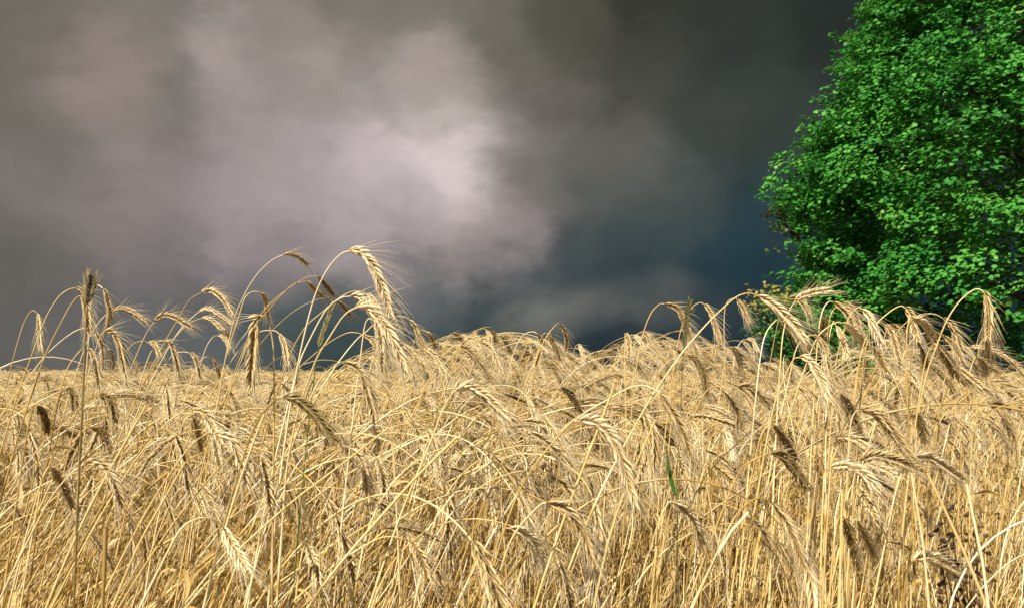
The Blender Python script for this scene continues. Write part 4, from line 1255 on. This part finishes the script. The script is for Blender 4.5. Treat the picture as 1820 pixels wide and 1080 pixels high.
# bare leaning straws
STRAWS = [('thick golden straw leaning far over across the lower centre', [(812, 776), (742, 845), (670, 925), (605, 1000), (560, 1060)], 0.95, 0.0021),
          ('bright white straw leaning steeply beside the green blade', [(1165, 745), (1120, 850), (1090, 930), (1070, 1010)], 1.0, 0.0018),
          ('pale straw leaning right below the long bowed ear', [(1090, 690), (1052, 790), (1010, 900), (968, 1020)], 1.05, 0.002),
          ('long pale straw leaning in the left crop beside the crisp pale ear', [(470, 735), (445, 800), (415, 890), (380, 1010)], 1.0, 0.0018),
          ('golden straw leaning at the left of the crisp pale ear', [(330, 820), (290, 890), (250, 960), (215, 1040)], 1.0, 0.0018),
          ('straight white straw standing low in the right crop', [(1497, 875), (1495, 940), (1493, 1030)], 0.95, 0.0017),
          ('long white straw slanting down the right crop towards the corner', [(1648, 840), (1672, 890), (1700, 950), (1735, 1030)], 1.0, 0.0023),
          ('white straw leaning in the right crop between level ears and weed', [(1620, 840), (1628, 890), (1640, 960), (1648, 1040)], 1.0, 0.0018),
          ('long straw slanting at the far right edge', [(1718, 860), (1730, 920), (1745, 990), (1752, 1040)], 0.98, 0.0021),
          ('golden straw leaning right at the bottom right of centre', [(1330, 910), (1295, 950), (1262, 1010)], 0.97, 0.0023),
          ('pale straw crossing the front of the left crop at a low slant', [(690, 760), (600, 830), (520, 890), (440, 960)], 1.1, 0.0017),
          ('straw leaning in the lower left between the blurred stem and bowed ear', [(260, 720), (220, 790), (160, 900), (110, 1010)], 1.1, 0.002)]
for (lab, pts, d, r) in STRAWS:
    P = to_ground(px_curve(pts, d, 20)); o = P[-1].copy()
    t = thing('bare_straw', lab, 'straw', tuple(o), 'bare leaning straws')
    s = MB(); tn = 0.72 + 0.1 * np.sin(np.linspace(0, 9, 44)); tube(s, catmull(P - o, 44), np.linspace(r * 0.75, r, 44), 7, tn)
    s.build('stem', M_STEM, t)
    lf = MB(); dry_leaf(lf, rng, catmull(P - o, 44), 14, 0.09, 0.6, 0.003); lf.build('leaf', M_LEAF, t)
# snapped stalk with an open cut end
P = to_ground(px_curve([(188, 938), (187, 965), (186, 1000), (184, 1040)], 0.95, 14)); o = P[-1].copy()
t = thing('broken_straw', 'short snapped straw with a frayed open end, low in the left crop', 'straw', tuple(o))
s = MB(); Pc = catmull(P - o, 30); tube(s, Pc, np.concatenate([[0.0026, 0.0024, 0.0019], np.full(27, 0.0015)]), 7, 0.35); s.build('stem', M_LEAF, t)
f_ = MB()
for q in range(4):
    a_ = q * 1.6; e = Pc[0] + np.array([math.cos(a_) * 0.006, math.sin(a_) * 0.004, 0.008])
    ribbon(f_, [Pc[1], Pc[0], e], [0.002, 0.0018, 0.0003], np.array([math.sin(a_), 1, 0.1]), 0.75)
f_.build('frayed_end', M_LEAF, t)
# curled dry blades
for (lab, pts) in (('curled dry blade shining white in the centre left crop', [(700, 800), (697, 785), (690, 776), (685, 776), (688, 782)]),
                   ('curled dry blade bending over near the left edge', [(95, 800), (110, 795), (128, 797), (148, 810)])):
    P = to_ground(px_curve(list(pts)[::-1] + [(pts[0][0] + 3, pts[0][1] + 60)] if pts[0][0] > 400 else [pts[3], pts[2], pts[1], pts[0], (80, 830), (70, 880)], 1.15, 22)); o = P[-1].copy()
    t = thing('curled_blade', lab, 'dry blade', tuple(o), 'curled dry blades')
    C = catmull(P - o, 160)
    b = MB(); ribbon(b, C[:14], np.interp(np.linspace(0, 1, 14), [0, .4, 1], [0.001, 0.0042, 0.001]), np.array([0.3, -0.6, 0.7]), 0.9); b.build('blade', M_LEAF, t)
    s = MB(); tube(s, C[13:], 0.0013, 5, 0.6); s.build('stem', M_STEM, t)
# dark seeded weed in the lower right
o = at(1705, 1060, 1.12); o[2] = 0
t = thing('dock_weed', 'dark brown withered weed with seed clusters in the lower right corner', 'weed', tuple(o))
st, sd = MB(), MB()
for (x, y) in ((1672, 935), (1690, 915), (1708, 925), (1700, 960), (1722, 945), (1682, 968), (1735, 970), (1712, 990), (1695, 1000), (1728, 905), (1665, 955), (1745, 940), (1718, 1010), (1675, 1000)):
    d = 1.12 + rng.uniform(-0.07, 0.10)
    tip = at(x, y, d) - o
    root = np.array([rng.uniform(-0.02, 0.02), rng.uniform(-0.02, 0.02), 0.55])
    P = catmull([np.zeros(3), root, root * 0.4 + tip * 0.6 + np.array([0.01, 0, -0.02]), tip], 22)
    P[6:] += rng.normal(0, 0.0022, P[6:].shape)
    tube(st, P, np.linspace(0.0024, 0.0006, 22), 4, 0.4)
    for q in range(16):
        c = P[rng.integers(14, 22)] + rng.normal(0, 0.007, 3)
        v = norm(rng.normal(0, 1, 3)) * 0.005
        tube(sd, [c - v, c - v * 0.4, c + v * 0.4, c + v], [0.0003, 0.0028, 0.0022, 0.0003], 5, rng.uniform(0.1, 0.9))
    for q in range(2):
        i = rng.integers(9, 18); a = norm(rng.normal(0, 1, 3)) * 0.03
        ribbon(sd, [P[i], P[i] + a * 0.5 + (0, 0, .008), P[i] + a, P[i] + a * 1.3 - (0, 0, .008)], [0.001, 0.004, 0.0035, 0.0004], norm(rng.normal(0, 1, 3)), rng.uniform(0.1, 0.8))
st.build('stems', M_BROWN, t)
sd.build('seed_clusters', M_BROWN, t)
